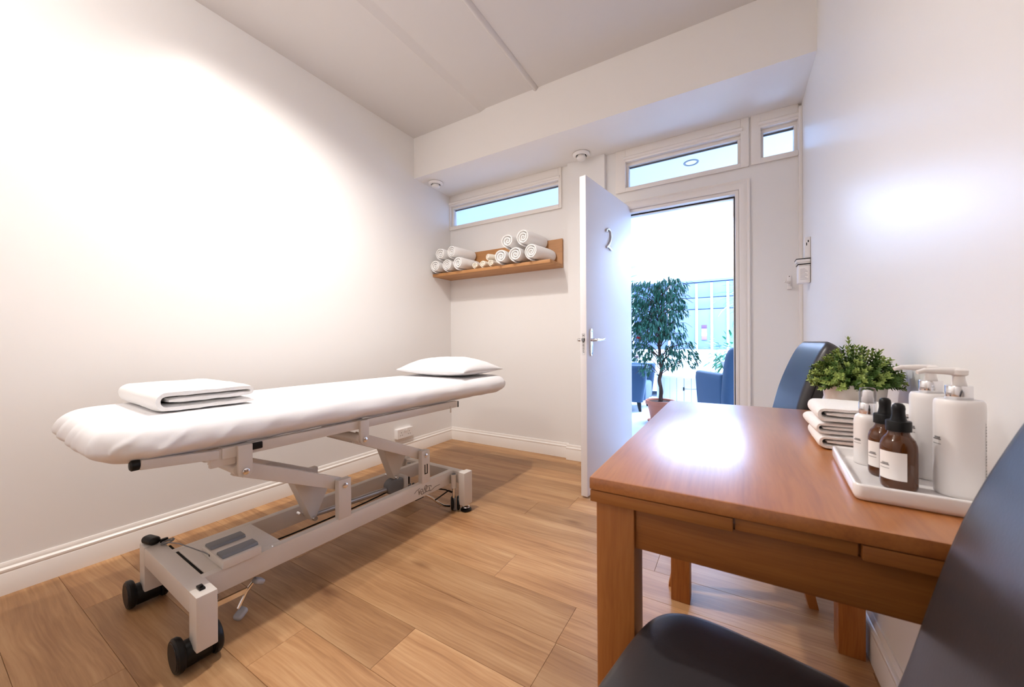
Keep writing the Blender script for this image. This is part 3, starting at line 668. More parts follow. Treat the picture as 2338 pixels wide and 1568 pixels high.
RT = [  # x, front y, bottom z, radius, length, yaw, label
 (-2.452, 2.685, SHZ, .062, .27, .02, 'rolled white towel, bottom row of the left pile, touching the side wall'),
 (-2.318, 2.700, SHZ, .061, .27, .00, 'rolled white towel, middle of the bottom row in the left pile'),
 (-2.180, 2.690, SHZ, .065, .28, -.10, 'rolled white towel, bottom right of the left pile, next to the cream cloths'),
 (-2.392, 2.690, SHZ + .112, .061, .27, .0, 'rolled white towel, upper left one of the left pile'),
 (-2.254, 2.690, SHZ + .114, .062, .28, -.13, 'rolled white towel, upper right one of the left pile'),
 (-1.712, 2.690, SHZ, .067, .28, .0, 'rolled white towel, bottom left of the right pile beside the cream cloths'),
 (-1.568, 2.690, SHZ, .069, .28, .0, 'rolled white towel, middle of the bottom row in the right pile'),
 (-1.420, 2.690, SHZ, .071, .29, -.16, 'rolled white towel, bottom right of the right pile near the shelf end'),
 (-1.644, 2.690, SHZ + .124, .066, .28, .0, 'rolled white towel, upper left one of the right pile'),
 (-1.494, 2.690, SHZ + .128, .072, .29, -.14, 'rolled white towel, topmost on the right of the right pile')]
for i, (x, y, z, r, L, yaw, lb) in enumerate(RT):
    o = roll('rolled_towel', r*1.04, L, 3.1 + .35*math.sin(i*2.1), i + 1, squash=.97); o.location = (x, y, z); o.rotation_euler = (0, 0, yaw)
    tag(o, lb, 'towel', 'rolled towels on the wall shelf')
for i, (x, y, z, r, L, yaw, lb) in enumerate([(-2.035, 2.760, SHZ, .036, .13, .15, 'small cream rolled cloth, leftmost of three between the towel piles'), (-1.945, 2.750, SHZ, .039, .13, -.1, 'small cream rolled cloth, middle of three between the towel piles'), (-1.850, 2.745, SHZ, .037, .14, .05, 'small cream rolled cloth, rightmost of three between the towel piles'), (-1.905, 2.770, SHZ + .068, .034, .14, -.5, 'small cream cloth lying on top of the little cream rolls')]):
    o = roll('rolled_cloth', r, L, 2.2, i + 20, M_CREAM, squash=.95); o.location = (x, y, z); o.rotation_euler = (0, 0, yaw)
    tag(o, lb, 'cloth', 'small cream cloths on the wall shelf')

# ---------------------------------------------------------------- vents on the bulkhead, socket, wall holder
for x, y, lb in ((-2.417, 2.664, 'round white air valve under the bulkhead by the left wall'), (-1.049, 2.869, 'round white air valve under the bulkhead above the open door')):
    t = thing('air_valve', lb, 'vent', (x, y, BE_Z), 0, 'round air valves under the bulkhead')
    G().lathe([(.060, 0), (.069, -.005), (.067, -.016), (.056, -.024), (.045, -.022), (.042, -.010)], n=40, cap0=False, cap1=False).build('rim', M_PLASTIC, t, smooth=50)
    G().lathe([(.041, -.006), (.0, -.005)], n=32, cap0=False, cap1=False).build('gap', M_DARK, t)
    G().lathe([(.028, -.007), (.038, -.034), (.037, -.044), (.030, -.049), (.001, -.0505)], n=36).build('disc', M_PLASTIC, t, smooth=50)
so = thing('wall_socket', 'double white wall socket above the skirting on the left wall', 'socket', (XL, 2.335, .205))
G().slab(.180, .086, .005, [(0, 0), (0, .030), (.003, .036), (.006, .036)], n=3).build('box', M_PLASTIC, so, rot=(PI/2, 0, PI/2))
for cx in (-.045, .045):
    for dx, dz, w, h in ((0, .010, .004, .008), (-.011, -.013, .007, .004), (.011, -.013, .007, .004)): G().box(.0358, .0368, cx + dx - w/2, cx + dx + w/2, dz - h/2, dz + h/2).build('socket_hole', M_DARK, so, smooth=0)
for cx in (-.014, .014): G().box(.036, .040, cx - .008, cx + .008, .012, .032).build('switch', M_PLASTIC, so, bevel=.0015)

wh = thing('wall_dispenser', 'small white wall dispenser with black bands and backplate in the right corner', 'dispenser', (XR, 2.73, 1.33))
G().box(-.058, -.002, -.035, .035, .0, .100).build('body', M_PLASTIC, wh, bevel=.006)
G().box(-.066, -.002, -.037, .037, .120, .138).build('lid', M_PLASTIC, wh, bevel=.003)
G().box(-.067, -.001, -.038, .038, .136, .141).box(-.060, -.001, -.037, .037, .106, .111).build('band', M_BLACK, wh, smooth=0)
G().box(-.056, -.002, -.033, .033, .100, .120).build('neck', M_PLASTIC, wh, bevel=.002)
G().box(-.052, -.010, -.0362, -.035, .016, .088).build('label', M_LABEL, wh, smooth=0)
tx = G()
for k in range(9): tx.box(-.049, -.014 - .006*((k*7) % 3), -.0368, -.0362, .020 + k*.0073, .0225 + k*.0073)
tx.build('printed_lines', mat('pale_grey_ink', (.45, .42, .44), .7), wh, smooth=0)
G().box(-.026, -.001, -.03, .03, .142, .262).build('backplate', M_PLASTIC, wh, bevel=.002)
G().box(-.013, -.008, -.0310, -.0299, .232, .244).box(-.020, -.016, -.0310, -.0299, .214, .230).build('screw_hole', M_DARK, wh, smooth=0)
pc = thing('wall_hook', 'tiny white wall hook left of the corner dispenser', 'hook', (.312, YB, 1.36))
G().slab(.022, .078, .008, rprof(.010, .004, 3, 0, .0005), n=4).build('plate', M_PLASTIC, pc, rot=(PI/2, 0, 0), loc=(0, 0, .025))
G().tube(catmull([(0, -.008, .020), (-.004, -.030, .010), (-.010, -.048, .012), (-.030, -.056, .018)], 5), .006, 8).build('arm', M_PLASTIC, pc)
G().lathe([(.003, 0), (.002, .001)], n=8).build('screw', M_DARK, pc, loc=(0, -.0102, .055), rot=(PI/2, 0, 0))
G().box(-.012, .014, -.016, -.002, -.028, -.008).build('tag_block', M_PLASTIC, pc, bevel=.003)

# ================================================================ TABLE
TX0, TX1, TY0, TY1, TZ = -.222, .360, .637, 1.625, .760
tb = thing('draw_leaf_table', 'small reddish oak draw-leaf table against the right wall', 'table', ((TX0 + TX1)/2, (TY0 + TY1)/2, 0))
ox, oy = (TX0 + TX1)/2, (TY0 + TY1)/2
def tbox(x0, x1, y0, y1, z0, z1, name, m, bv=.003): return G().box(x0 - ox, x1 - ox, y0 - oy, y1 - oy, z0, z1).build(name, m, tb, bevel=bv)
tbox(TX0, TX1, TY0, TY1, .7375, TZ, 'tabletop', M_TABLE, .004)
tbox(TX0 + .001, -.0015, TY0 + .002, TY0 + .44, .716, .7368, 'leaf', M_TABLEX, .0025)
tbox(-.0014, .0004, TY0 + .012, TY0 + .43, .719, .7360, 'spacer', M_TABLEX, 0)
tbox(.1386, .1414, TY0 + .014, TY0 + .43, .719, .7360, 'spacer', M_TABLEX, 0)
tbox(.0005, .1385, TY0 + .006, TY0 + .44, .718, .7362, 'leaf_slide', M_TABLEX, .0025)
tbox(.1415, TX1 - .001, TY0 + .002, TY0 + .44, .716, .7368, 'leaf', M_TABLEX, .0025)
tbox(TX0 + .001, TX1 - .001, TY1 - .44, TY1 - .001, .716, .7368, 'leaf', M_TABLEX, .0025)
LG = .066
for x0 in (TX0 + .010, TX1 - .010 - LG):
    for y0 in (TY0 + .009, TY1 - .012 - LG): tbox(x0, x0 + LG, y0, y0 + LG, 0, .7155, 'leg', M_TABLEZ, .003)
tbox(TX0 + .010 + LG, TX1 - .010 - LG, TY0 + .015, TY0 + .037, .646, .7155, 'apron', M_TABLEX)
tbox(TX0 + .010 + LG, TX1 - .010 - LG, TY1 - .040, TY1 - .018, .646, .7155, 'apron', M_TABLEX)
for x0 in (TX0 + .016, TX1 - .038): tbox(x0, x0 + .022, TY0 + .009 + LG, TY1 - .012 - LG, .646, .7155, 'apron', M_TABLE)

# ================================================================ CHAIRS (local +x is the way the chair faces)
def chair(name, label, loc, rz):
    c = thing(name, label, 'chair', loc, rz, 'dark leather chairs at the table')
    hw = .222
    g = G(); out = []
    n = 64
    def seat_pt(k, s):
        a = 2*PI*k/n; ca, sa = math.cos(a), math.sin(a); e = 5.0
        x = abs(ca)**(2/e)*(1 if ca > 0 else -1); y = abs(sa)**(2/e)*(1 if sa > 0 else -1)
        wy = hw*(1 - .05*((x - .2)**2)) ; return (x*.178*s - .006, y*wy*s)
    rings = []
    for sc, z in ((.80, .458), (.95, .460), (.985, .468), (1.0, .485), (1.0, .505), (.985, .520), (.955, .529), (.90, .534), (.75, .538), (.5, .541), (.2, .5425)):
        rings.append([(*seat_pt(k, sc), z) for k in range(n)])
    g.rings(rings).build('seat', M_LEATHER, c, smooth=70)
    # backrest: padded panel swept along a reclined curve
    P = catmull([(-.105, .44, 0), (-.122, .52, 0), (-.142, .60, 0), (-.163, .70, 0), (-.186, .80, 0), (-.216, .89, 0), (-.246, .960, 0), (-.275, 1.000, 0)], 5)
    P = [Vector((p.x, p.y)) for p in P]; rings = []; edge = {1: [], -1: []}
    m = len(P)
    for i, p in enumerate(P):
        t = (P[min(i + 1, m - 1)] - P[max(i - 1, 0)]).normalized(); nb = Vector((-t.y, t.x))          # towards the back
        if nb.x > 0: nb = -nb
        q = (m - 1 - i)/ (m - 1); top = min(1, (q*.60)/.07); w = (.196 - .026*(i/(m - 1))) * (1 - .30*(1 - math.sqrt(max(0, 1 - (1 - top)**2)))); 
        th = .062 + .012*(i/(m - 1)); f = min(1, (q*.60)/.028); th2 = th*(.35 + .65*math.sqrt(max(0, 1 - (1 - f)**2)))
        c0 = p + nb*(th/2)
        hollow = .014
        ring = []
        for x, y in rr_outline(th2, 2*w, th2*.46, 5):
            yy = y/w; dp = hollow*(yy*yy) if abs(yy) <= 1 else hollow
            z2 = c0 + nb*(x - dp + hollow*.5); ring.append((z2.x, y, z2.y))
        rings.append(ring)
        for s in (1, -1):
            e_ = c0 + nb*(-th2*.02 - hollow*.5); edge[s].append((e_.x, s*(w + .0005), e_.y))
    G().rings(rings).build('backrest', M_LEATHER, c, smooth=70)
    for s in (1, -1): G().tube(edge[s][2:-2], .0018, 6).build('piping', M_BLACK, c)
    for sx, sy in ((1, 1), (1, -1), (-1, 1), (-1, -1)):
        if sx > 0: a, b = (.150, sy*.172, .47), (.258, sy*.205, 0)
        else: a, b = (-.120, sy*.140, .47), (-.225, sy*.135, 0)
        G().rings([[(p[0] + dx*h, p[1] + dy*h, p[2]) for dx, dy in ((-1, -1), (1, -1), (1, 1), (-1, 1))] for p, h in ((a, .021), (b, .015))]).build('leg', M_TABLEZ, c, bevel=.002)
    G().box(-.13, .14, -.165, .165, .430, .459).build('seat_frame', M_BLACK, c, bevel=.003)
    return c
chair_near = chair('dining_chair', 'dark leather chair close up at the near end of the table', (.005, .483, 0), math.radians(169))
dup(chair_near, (.012, 1.875, 0), math.radians(187), 'dark leather chair with blue sheen beyond the far end of the table')

# ================================================================ THINGS ON THE TABLE
tr = thing('tray', 'long white ceramic tray holding the bottles on the table', 'tray', (.249, .860, TZ), math.radians(-4))
TL, TD = .172, .250
g = G(); g.slab(TL, TD, .012, [(.006, .0), (.002, .002), (.0, .008), (.0, .022), (.0012, .0245), (.003, .0250), (.0050, .0245), (.0065, .021), (.0075, .010), (.010, .0075), (.014, .0068), (.05, .0066)], n=6)
g.build('dish', M_CERAMIC, tr, smooth=60)
TB = TZ + .0068
def patch(r, a0, a1, z0, z1, n=18):
    g = G(); g.rings([[(r*math.cos(a0 + (a1 - a0)*k/n), r*math.sin(a0 + (a1 - a0)*k/n), z) for k in range(n + 1)] for z in (z0, z1)], False, False, closed=False); return g
VA = math.radians(-105)          # bearing of the side turned to the camera
def captions(t, r, z, a, parent, width=.36, scale=1.0):
    patch(r + .0004, a - width, a + width*.75, z - .0012*scale, z, 14).build('printed_line', M_INK, parent, smooth=60)
    patch(r + .0004, a - width, a + width*.75, z - .0062*scale, z - .0056*scale, 14).build('printed_line', M_INK, parent, smooth=60)
    g = G()
    for k in range(9):
        b = a - width*.55 + k*width*.135; q = patch(r + .0004, b, b + width*.085, z + .0004, z + .0026*scale, 2); g.add(q.v, q.f)
    g.build('caption', M_INK, parent, smooth=60)
def dropper(loc, label):
    t = thing('dropper_bottle', label, 'bottle', (*loc, TB), 0, 'amber dropper bottles on the tray'); r = .0218
    g = G().lathe([(.001, .0030), (r*.78, .0015), (r*.86, 0), (r*.96, .0022), (r, .007), (r, .062), (r*.97, .069), (r*.86, .0765), (r*.66, .0825), (.0128, .086), (.0122, .0925)], n=48)
    g.build('glass_body', M_AMBER, t, smooth=60)
    G().lathe([(.0138, .0895), (.0150, .0900), (.0150, .1045), (.0142, .1060), (.0090, .1068)], n=40).build('cap', M_BLACK, t, smooth=40)
    G().lathe([(.0098, .1062), (.0088, .110), (.0078, .116), (.0076, .121), (.0080, .125), (.0072, .1300), (.0045, .1330), (.001, .1338)], n=28).build('rubber_bulb', M_BLACK, t, smooth=60)
    lb = patch(r + .0003, VA - 1.25, VA + .42, .016, .059, 26).build('label', M_LABEL, t, smooth=60)
    captions(t, r + .0004, .0385, VA - .75, lb)
    return t
dropper((.2230, .8150), 'amber dropper bottle with white label, nearest on the tray')
dropper((.2235, .8780), 'amber dropper bottle half hidden behind the nearer amber bottle')
def pump(loc, label, r, hb, name):
    t = thing('pump_bottle', label, 'bottle', (*loc, TB), 0, 'tall white pump bottles on the tray')
    G().lathe([(r*.90, 0), (r*.98, .0015), (r, .006), (r, hb - .010), (r*.975, hb - .004), (r*.90, hb - .0008), (r*.45, hb), (.010, hb)], n=56).build('body', M_BOTTLE, t, smooth=50)
    G().lathe([(.0138, hb - .0005), (.0142, hb), (.0142, hb + .019), (.0135, hb + .020), (.006, hb + .020)], n=40).build('collar', M_CHROME, t, smooth=40)
    h = G().lathe([(.0085, hb + .020), (.0070, hb + .028), (.0062, hb + .034), (.0095, hb + .0365), (.0098, hb + .043), (.006, hb + .0455), (.001, hb + .0457)], n=28)
    h.tube([(0, 0, hb + .0405), (-.018, -.003, hb + .0415), (-.038, -.007, hb + .0415), (-.047, -.009, hb + .0385)], [.0062, .0052, .0040, .0030], 12)
    h.build('pump_head', M_PLASTIC, t, smooth=50)
    lb = patch(r + .0003, VA - 1.25, VA - .55, hb*.58, hb*.59, 3)
    captions(t, r, hb*.58, VA - 1.02, t, .30, 1.3)
    v = G()
    for k in range(22):
        q = patch(r + .0004, VA + 1.13, VA + 1.13 + .13*(1 if k % 5 else .3), hb*.76 - k*.0042, hb*.76 - k*.0042 + .0024, 2); v.add(q.v, q.f)
    for k in range(8):
        q = patch(r + .0004, VA + 1.10, VA + 1.10 + .2, hb*.18 - k*.003, hb*.18 - k*.003 + .0015, 2); v.add(q.v, q.f)
    v.build('side_print', mat('light_grey_ink', (.42, .41, .40), .7) if 'light_grey_ink' not in MATS else MATS['light_grey_ink'], t, smooth=60)
    return t
pump((.2900, .8220), 'tall white pump bottle with chrome collar, nearer of two on the tray', .0262, .1440, 'a')
pump((.2860, .9020), 'tall white pump bottle with chrome collar, behind the other large one', .0255, .1440, 'b')
t = thing('spray_bottle', 'short white bottle with clear cap and chrome collar at the left of the tray', 'bottle', (.2165, .9440, TB)); r = .0200
G().lathe([(r*.9, 0), (r*.98, .0012), (r, .005), (r, .078), (r*.96, .086), (r*.84, .0915), (r*.60, .0945), (.0105, .0950)], n=48).build('body', M_BOTTLE, t, smooth=60)
G().lathe([(.0125, .0945), (.0128, .095), (.0128, .1145), (.012, .1155), (.005, .1155)], n=36).build('collar', M_CHROME, t, smooth=40)
G().lathe([(.0088, .1155), (.0088, .124), (.0075, .126), (.0070, .136), (.005, .1385), (.001, .1387)], n=28).build('spray_head', M_PLASTIC, t, smooth=50)
M_CLEAR = pane_mat('clear_plastic', (.93, .93, .95), .14)
G().lathe([(.0122, .1157), (.0120, .138), (.0108, .1425), (.006, .1440), (.001, .1441)], n=32, cap0=False).build('clear_cap', M_CLEAR, t, smooth=60)
captions(t, r, .046, VA - .75, t, .40)

# folded towels, a stack of three
zz = TZ
for i, (dx, dy, rz, lb) in enumerate(((.004, .000, -.02, 'white folded towel at the bottom of the stack on the table'), (.0, .004, .02, 'white folded towel in the middle of the stack on the table'), (.002, -.001, -.03, 'white folded towel on top of the stack on the table'))):
    H = (.0305, .0265, .0335)[i]
    o = folded('folded_towel', .182, .165, H, H*.33, seed=4 + i*3, loc=(.160 + dx, 1.052 + dy, zz + .0006), rz=rz, fuzz=.0009); zz += H + .0012
    tag(o, lb, 'towel', 'folded towels stacked on the table')

# plant in a cream pot
pp = thing('potted_plant', 'bushy small green plant in a cream pot on the table', 'plant', (.272, 1.303, TZ))
G().lathe([(.048, 0), (.052, .002), (.0645, .120), (.0655, .124), (.0650, .1255), (.0630, .1250), (.0605, .116), (.001, .115)], n=48).build('pot', M_POT, pp, smooth=50)
G().lathe([(.0610, .1125), (.0600, .1175), (.001, .1195)], n=32).build('soil', M_SOIL, pp)
def leaf_geo(g, o, d, up, l, w):
    d = d.normalized(); s = d.cross(up)
    s = s.normalized() if s.length > 1e-4 else d.orthogonal().normalized(); u = s.cross(d)
    P = [o, o + d*l*.35 + s*w*.5 + u*w*.12, o + d*l*.35 - s*w*.5 + u*w*.12, o + d*l*.72 + s*w*.38 + u*w*.05, o + d*l*.72 - s*w*.38 + u*w*.05, o + d*l - u*w*.15, o + d*l*.5]
    g.add([tuple(p) for p in P], [(0, 1, 6), (0, 6, 2), (1, 3, 6), (6, 4, 2), (3, 5, 6), (6, 5, 4)])
def sprig(seed, L, pale):
    rnd = random.Random(seed); g = G(); y = G(); dirv = Vector((0, 0, 1)); bend = Vector((rnd.uniform(-.25, .25), rnd.uniform(-.25, .25), 0))
    pts = [Vector((0, 0, 0)) + dirv*L*k/6 + bend*L*(k/6)**2*.6 for k in range(7)]
    g.tube(pts, [.0009]*6 + [.0005], 4)
    for k in range(1, 12):
        t = k/11; i = min(5, int(t*6)); p = pts[i].lerp(pts[i + 1], t*6 - i) if t < 1 else pts[6]
        for q in range(4 if t > .55 else 3):
            a = k*1.2 + q*PI*2/(4 if t > .55 else 3) + rnd.uniform(-.3, .3); el = .25 + .75*t
            d = Vector((math.cos(a)*(1 - .45*t), math.sin(a)*(1 - .45*t), el*.9))
            leaf_geo(g if (t < pale) else y, p, d, Vector((0, 0, 1)), rnd.uniform(.008, .0125)*(.7 + .5*t), rnd.uniform(.0042, .0062))
    nv = len(g.f); g2 = G(); g2.add(g.v, g.f).add(y.v, y.f)
    o = g2.build('sprig', M_LEAFG, smooth=0); o.data.materials.append(M_LEAFY)
    for i, p in enumerate(o.data.polygons): p.material_index = 1 if i >= nv else 0
    me = o.data; bpy.data.objects.remove(o); return me
SPR = [sprig(100 + k, .085, (.70, .80, .88, 1.1, 1.1)[k]) for k in range(5)]
rnd = random.Random(5)
for k in range(280):
    f = (k + .5)/280; th = math.acos(1 - f*.97); ph = k*2.39996 + rnd.uniform(-.2, .2)
    d = Vector((math.sin(th)*math.cos(ph), math.sin(th)*math.sin(ph), math.cos(th)*.95 + .02)).normalized()
    base = Vector((d.x*.042, d.y*.042, .116 + .012*rnd.random()))
    o = link('sprig', SPR[rnd.randrange(5)], None, pp, base); o.rotation_euler = d.to_track_quat('Z', 'Y').to_euler()
    reach = 1.0 / math.sqrt((d.x**2 + d.y**2)/(.052**2) + d.z**2/(.112**2))
    s = min(1.5, reach/.085*rnd.uniform(.82, 1.04)); o.scale = (1.0, 1.0, s)

# ================================================================ THE LOUNGE FURNITURE
def armchair(label, loc, rz):
    c = thing('armchair', label, 'armchair', loc, rz, 'blue upholstered armchairs in the lounge')     # local +x = facing
    hw = .36
    # arms: tapered panels with rounded tops
    for s in (1, -1):
        g = G(); rings = []
        for z, x1, t in ((.14, .265, .085), (.16, .270, .090), (.40, .305, .100), (.60, .330, .105), (.645, .332, .098), (.662, .325, .075), (.668, .31, .04)):
            x0 = -.26
            rings.append([((x0 + x1)/2 + a, s*(hw - .05) + b, z) for a, b in rr_outline(x1 - x0, t, .045, 5)])
        g.rings(rings).build('arm', M_SEATB, c, smooth=60)
    g = G(); rings = []
    for z, xc, t, w in ((.14, -.27, .13, .70), (.16, -.272, .14, .71), (.45, -.29, .15, .73), (.75, -.325, .15, .72), (.86, -.34, .145, .69), (.905, -.345, .13, .66), (.930, -.348, .095, .61), (.938, -.35, .05, .55)):
        rings.append([(xc + a, b, z) for a, b in rr_outline(t, w, min(.06, t*.45), 6)])
    g.rings(rings).build('backrest', M_SEATB, c, smooth=60)
    G().slab(.50, .52, .05, rprof(.26, .04, 4), c=(.04, 0, .15), n=5).build('seat', M_SEATB, c, smooth=60)
    for sx in (.20, -.28):
        for sy in (.27, -.27): G().rings([[(sx + a*h*2 + (.02 if sx > 0 else -.03)*k, sy + b*h*2, z) for a, b in ((-.5, -.5), (.5, -.5), (.5, .5), (-.5, .5))] for k, (h, z) in enumerate(((.028, .15), (.017, 0)))]).build('leg', M_BLACK, c, bevel=.002)
    return c
ac1 = armchair('blue armchair half hidden behind the open door, facing right', (-1.365, 5.75, 0), math.radians(0))
ac2 = dup(ac1, (.085, 4.62, 0), math.radians(119), 'blue high-backed armchair seen at the right of the doorway, facing left')
cu = thing('cushion', 'white cushion leaning in the left lounge armchair', 'cushion', (-1.40, 5.75, .43))
G().add(*(lambda g: (g.v, g.f))(pillow(.36, .40, .10))).build('cover', M_WHITEF, cu, smooth=80, rot=(0, -1.15, 0), loc=(0, 0, .19))
cu2 = thing('cushion', 'white cushion on the seat of the right lounge armchair', 'cushion', (.075, 4.60, .43), math.radians(119))
G().add(*(lambda g: (g.v, g.f))(pillow(.34, .44, .12))).build('cover', M_WHITEF, cu2, smooth=80, loc=(-.02, 0, .19), rot=(0, -1.1, 0)) 

tbl = thing('drum_table', 'round white drum table behind the potted fig tree', 'table', (-.68, 6.38, 0))
G().lathe([(.40, .455), (.415, .460), (.42, .470), (.42, .482), (.41, .490), (.001, .4905)], n=64).build('tabletop', M_WHITEF, tbl, smooth=40)
for k in range(24):
    a = 2*PI*k/24; w = .375*2*math.sin(PI/24) - .004
    G().box(-.008, .008, -w/2, w/2, .02, .455).build('panel', M_WHITEF, tbl, bevel=.002, loc=(.375*math.cos(a), .375*math.sin(a), 0), rot=(0, 0, a))
G().lathe([(.355, 0), (.355, .45)], n=48).build('core', M_LWALL, tbl)
G().box(.0, .016, -.010, .010, .27, .32).build('knob', M_BLACK, tbl, bevel=.003, loc=(.383*math.cos(-1.45), .383*math.sin(-1.45), 0), rot=(0, 0, -1.45))
G().box(-.001, .006, -.09, .09, .292, .297).build('drawer_gap', M_GREY, tbl, loc=(.379*math.cos(-1.20), .379*math.sin(-1.20), 0), rot=(0, 0, -1.20), smooth=0)

sf = thing('sofa', 'long white sofa along the far panelled lounge wall', 'sofa', (-.75, 7.45, 0))
G().slab(1.9, .78, .08, rprof(.30, .04, 4), c=(0, 0, .10), n=6).build('base', M_WHITEF, sf, smooth=60)
for x in (-.46, .46): G().slab(.90, .66, .06, rprof(.13, .05, 4), c=(x, -.05, .40), n=6).build('seat_cushion', M_WHITEF, sf, smooth=60)
G().slab(1.9, .22, .08, rprof(.50, .09, 5), c=(0, .28, .34), n=6).build('backrest', M_WHITEF, sf, smooth=60)
for s in (-1, 1): G().slab(.18, .78, .07, rprof(.50, .08, 5), c=(s*1.03, 0, .10), n=6).build('arm', M_WHITEF, sf, smooth=60)
for x in (-.85, .85):
    for y in (-.30, .30): G().lathe([(.018, 0), (.025, .10)], n=12).build('foot', M_BLACK, sf, loc=(x, y, 0))

hg = thing('wall_hanging', 'small wall hanging of violet and pink stripes on the far wall', 'hanging', (-.480, LY1 - .034, 1.02))
for k, m in enumerate((M_PUR[3], M_PUR[2], M_PUR[1], M_PUR[0])): G().box(-.045, .045, -.008, 0, k*.072, k*.072 + .070).build('stripe', m, hg, bevel=.002)
dlt = thing('ceiling_downlight', 'round recessed downlight in the lounge ceiling seen through the middle high window', 'light', (-.311, 3.58, LZ))
G().lathe([(.062, 0), (.058, -.006), (.046, -.005), (.044, .0)], n=36, cap0=False, cap1=False).build('rim', M_GREY, dlt)
G().lathe([(.044, -.001), (.001, -.001)], n=30, cap0=False).build('lens', M_PLASTIC, dlt)

# fig tree
fx = thing('potted_fig_tree', 'tall leafy fig tree in a terracotta pot just beyond the door', 'plant', (-.790, 4.93, 0))
G().lathe([(.105, .006), (.110, .010), (.148, .205), (.150, .215), (.172, .218), (.176, .225), (.174, .262), (.168, .266), (.160, .264), (.154, .235), (.001, .233)], n=48).build('pot', M_TERRA, fx, smooth=45)
G().lathe([(.135, 0), (.150, .004), (.152, .016), (.140, .018), (.10, .010), (.001, .010)], n=40).build('saucer', M_TERRA, fx)
G().lathe([(.158, .232), (.155, .243), (.001, .250)], n=32).build('soil', M_SOIL, fx)
trunkP = [(0, 0, .23), (.012, .01, .35), (-.006, .004, .50), (.016, -.008, .66), (-.004, .006, .85), (-.02, 0, 1.05), (-.01, .01, 1.30), (0, 0, 1.55), (.01, 0, 1.72)]
st = G().tube(catmull(trunkP, 5), [.017 - .013*k/40 for k in range(41)], 8)
for s in (0, 2.1, 4.2):
    st.tube([(q.x + (.022 - k*.0004)*math.cos(k*.30 + s), q.y + (.022 - k*.0004)*math.sin(k*.30 + s), q.z) for k, q in enumerate(catmull(trunkP, 5)[:24])], .0075, 6)
st.build('trunk', M_BARK, fx, smooth=60)
rnd = random.Random(11); twigs = G(); spots = []
def crown(p):   # crown density envelope: three clouds + hanging skirts, seen from the doorway
    x, y, z = p
    return 0
CL = [((-.20, 0, 1.62), (.24, .22, .17), 400), ((.12, 0, 1.65), (.21, .22, .15), 340), ((-.24, 0, 1.36), (.19, .22, .19), 440), ((.10, 0, 1.41), (.22, .22, .19), 460), ((-.10, 0, 1.15), (.29, .26, .15), 560), ((.17, 0, 1.14), (.14, .14, .12), 120), ((-.22, 0, .90), (.16, .16, .16), 260), ((.24, 0, .92), (.18, .16, .11), 170), ((.12, 0, .78), (.15, .15, .13), 150), ((.36, 0, .79), (.08, .10, .10), 70), ((-.17, 0, .66), (.08, .10, .10), 60)]
for (cx, cy, cz), (rx, ry, rz_), nn in CL:
    for b in range(max(3, nn//26)):
        a = rnd.uniform(0, 2*PI); k = rnd.uniform(.4, .9); e = Vector((cx + rx*k*math.cos(a), cy + ry*k*math.sin(a), cz + rz_*rnd.uniform(-.5, .8)))
        tz = max(.55, min(1.68, e.z - .18)); q = Vector((0, 0, tz)); mid = (q + e)/2 + Vector((0, 0, .05))
        twigs.tube(catmull([q, mid, e, e + Vector((.10*math.cos(a), .10*math.sin(a), -.06))], 4), [.005 - .0003*j for j in range(13)], 5)
    for i in range(nn):
        d = Vector((rnd.gauss(0, 1), rnd.gauss(0, 1), rnd.gauss(0, 1))).normalized()*rnd.uniform(.35, 1.0)**.5
        p = Vector((cx + d.x*rx, cy + d.y*ry, cz + d.z*rz_)); out = Vector((p.x*1.2 + rnd.uniform(-.2, .2), p.y*1.2 + rnd.uniform(-.2, .2), -.55 + rnd.uniform(-.45, .25)))
        spots.append((p, out.normalized(), rnd.uniform(.046, .072)))
twigs.build('branches', M_BARK, fx, smooth=60)['kind'] = 'stuff'
def leaf_mesh(fold, droop):
    g = G(); V = []
    for k, w in enumerate((0.04, .26, .34, .30, .18, .02)):
        x = k/5; z = -droop*x*x
        V += [(x, -w*.5, z + fold*w), (x, 0, z), (x, w*.5, z + fold*w)]
    F = []
    for k in range(5):
        for j in range(2): a = k*3 + j; F.append((a, a + 1, a + 4, a + 3))
    g.add(V, F); o = g.build('leaf', M_FICUS, smooth=80); me = o.data; bpy.data.objects.remove(o); return me
LM = [leaf_mesh(.25, .18), leaf_mesh(.15, .30), leaf_mesh(.35, .08)]
spots.sort(key=lambda s: s[0].y)          # those on the door side show largest
rest = G()
for i, (p, d, l) in enumerate(spots):
    R = d.to_track_quat('X', 'Z').to_matrix().to_4x4() @ Matrix.Rotation(random.Random(i).uniform(-.9, .9), 4, 'X')
    if i < 300:
        o = link('leaf', LM[i % 3], None, fx); o.matrix_basis = Matrix.Translation(p) @ R @ Matrix.Scale(l, 4)
    else:
        me = LM[i % 3]; rest.add([v.co[:] for v in me.vertices], [tuple(pl_.vertices) for pl_ in me.polygons], Matrix.Translation(p) @ R @ Matrix.Scale(l, 4))
rest.build('foliage', M_FICUS, fx, smooth=80)['kind'] = 'stuff'
for p, m, nm in (((-.215, -.20, 1.035), M_RED, 'red_flower'), ((-.235, -.18, .80), M_PINK, 'pink_flower')):
    g = G()
    for k in range(11):
        a = k*2.4; d = Vector((math.cos(a)*math.sqrt(k/11), math.sin(a)*math.sqrt(k/11) - .6, .5 - k*.06)); leaf_geo(g, Vector((0, 0, 0)), d, Vector((0, 0, 1)), .040, .030)
    g.build(nm, m, fx, loc=p, smooth=60)

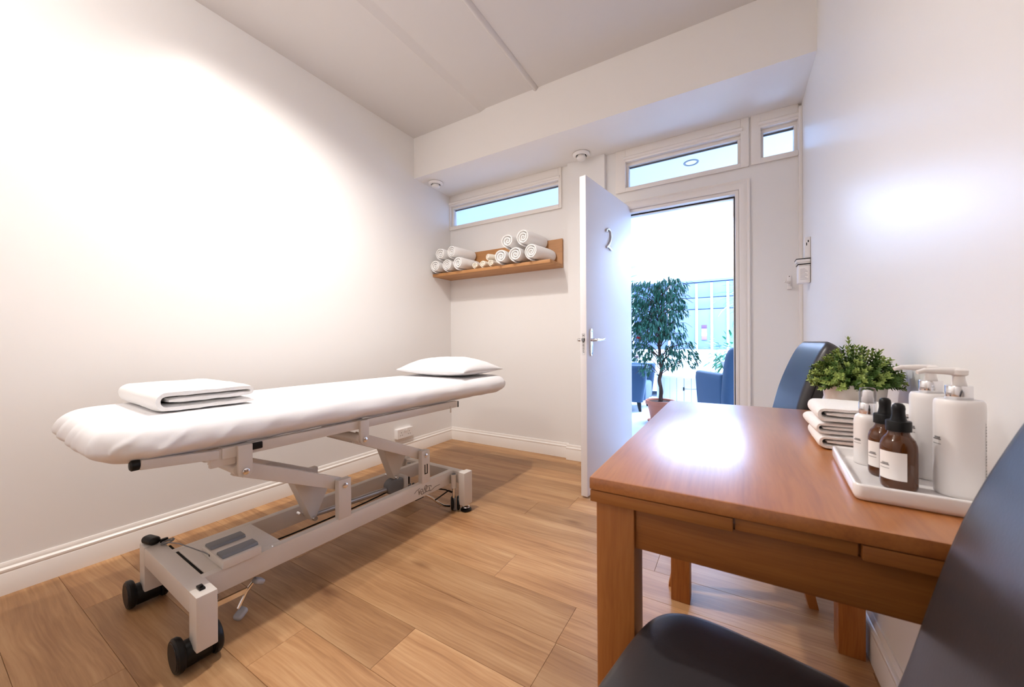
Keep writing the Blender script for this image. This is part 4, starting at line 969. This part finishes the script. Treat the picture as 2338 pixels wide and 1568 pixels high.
def spiky(name, label, loc, n, L, w, hs, seed, pot=True):
    t = thing(name, label, 'plant', loc); rnd = random.Random(seed)
    if pot:
        G().lathe([(.10, 0), (.15, .26), (.16, .27), (.16, .30), (.145, .30), (.14, .27), (.001, .27)], n=36).build('pot', M_POT, t, smooth=45)
    if hs > .35: G().tube([(0, 0, .25), (.02, .01, hs*.5), (0, 0, hs)], [.04, .032, .028], 10).build('trunk', M_BARK, t)
    for k in range(n):
        a = k*2.39996; el = 1.35 - 1.75*(k/n) + rnd.uniform(-.1, .1); g = G(); l = L*rnd.uniform(.8, 1.1); rr = []
        V = []; F = []
        for j in range(8):
            s = j/7; ang = el - 1.1*s*s; ww = w*math.sin(PI*min(.97, .14 + .86*s))**.7*.5
            if j == 0: pos = Vector((0, 0, 0))
            else: pos = pos + Vector((math.cos(ang), 0, math.sin(ang)))*l/7
            V += [(pos.x, -ww, pos.z + ww*.3), (pos.x, 0, pos.z), (pos.x, ww, pos.z + ww*.3)]
        for j in range(7):
            for q in range(2): c = j*3 + q; F.append((c, c + 1, c + 4, c + 3))
        g.add(V, F).build('leaf', M_PALM, t, smooth=80, loc=(0, 0, hs), rot=(0, 0, a))
    return t
spiky('potted_palm', 'spiky palm with drooping leaves at the right of the doorway', (.31, 6.42, 0), 46, .64, .046, 1.52, 3)
spiky('potted_palm', 'dark palm showing one tip above the door edge at the left', (-1.80, 6.72, 0), 34, .66, .07, 1.72, 9)
fb = thing('potted_fern', 'bright green leafy bush behind the right lounge armchair', 'plant', (.02, 5.92, 0))
G().lathe([(.13, 0), (.19, .40), (.20, .41), (.20, .45), (.18, .45), (.175, .41), (.001, .41)], n=36).build('pot', M_POT, fb, smooth=45)
g = G(); rnd = random.Random(21)
for k in range(420):
    d = Vector((rnd.gauss(0, 1), rnd.gauss(0, 1), rnd.gauss(0, .8))).normalized()*rnd.uniform(.4, 1); p = Vector((d.x*.36, d.y*.30, .78 + d.z*.30)); leaf_geo(g, p, d + Vector((0, 0, -.3)), Vector((0, 0, 1)), rnd.uniform(.08, .12), .045)
for k in range(10):
    a = k*.63*2; g.tube([(0, 0, .41), (.14*math.cos(a), .12*math.sin(a), .62), (.30*math.cos(a), .25*math.sin(a), .82)], .005, 5)
g.build('foliage', M_PALM, fb, smooth=60)['kind'] = 'stuff'
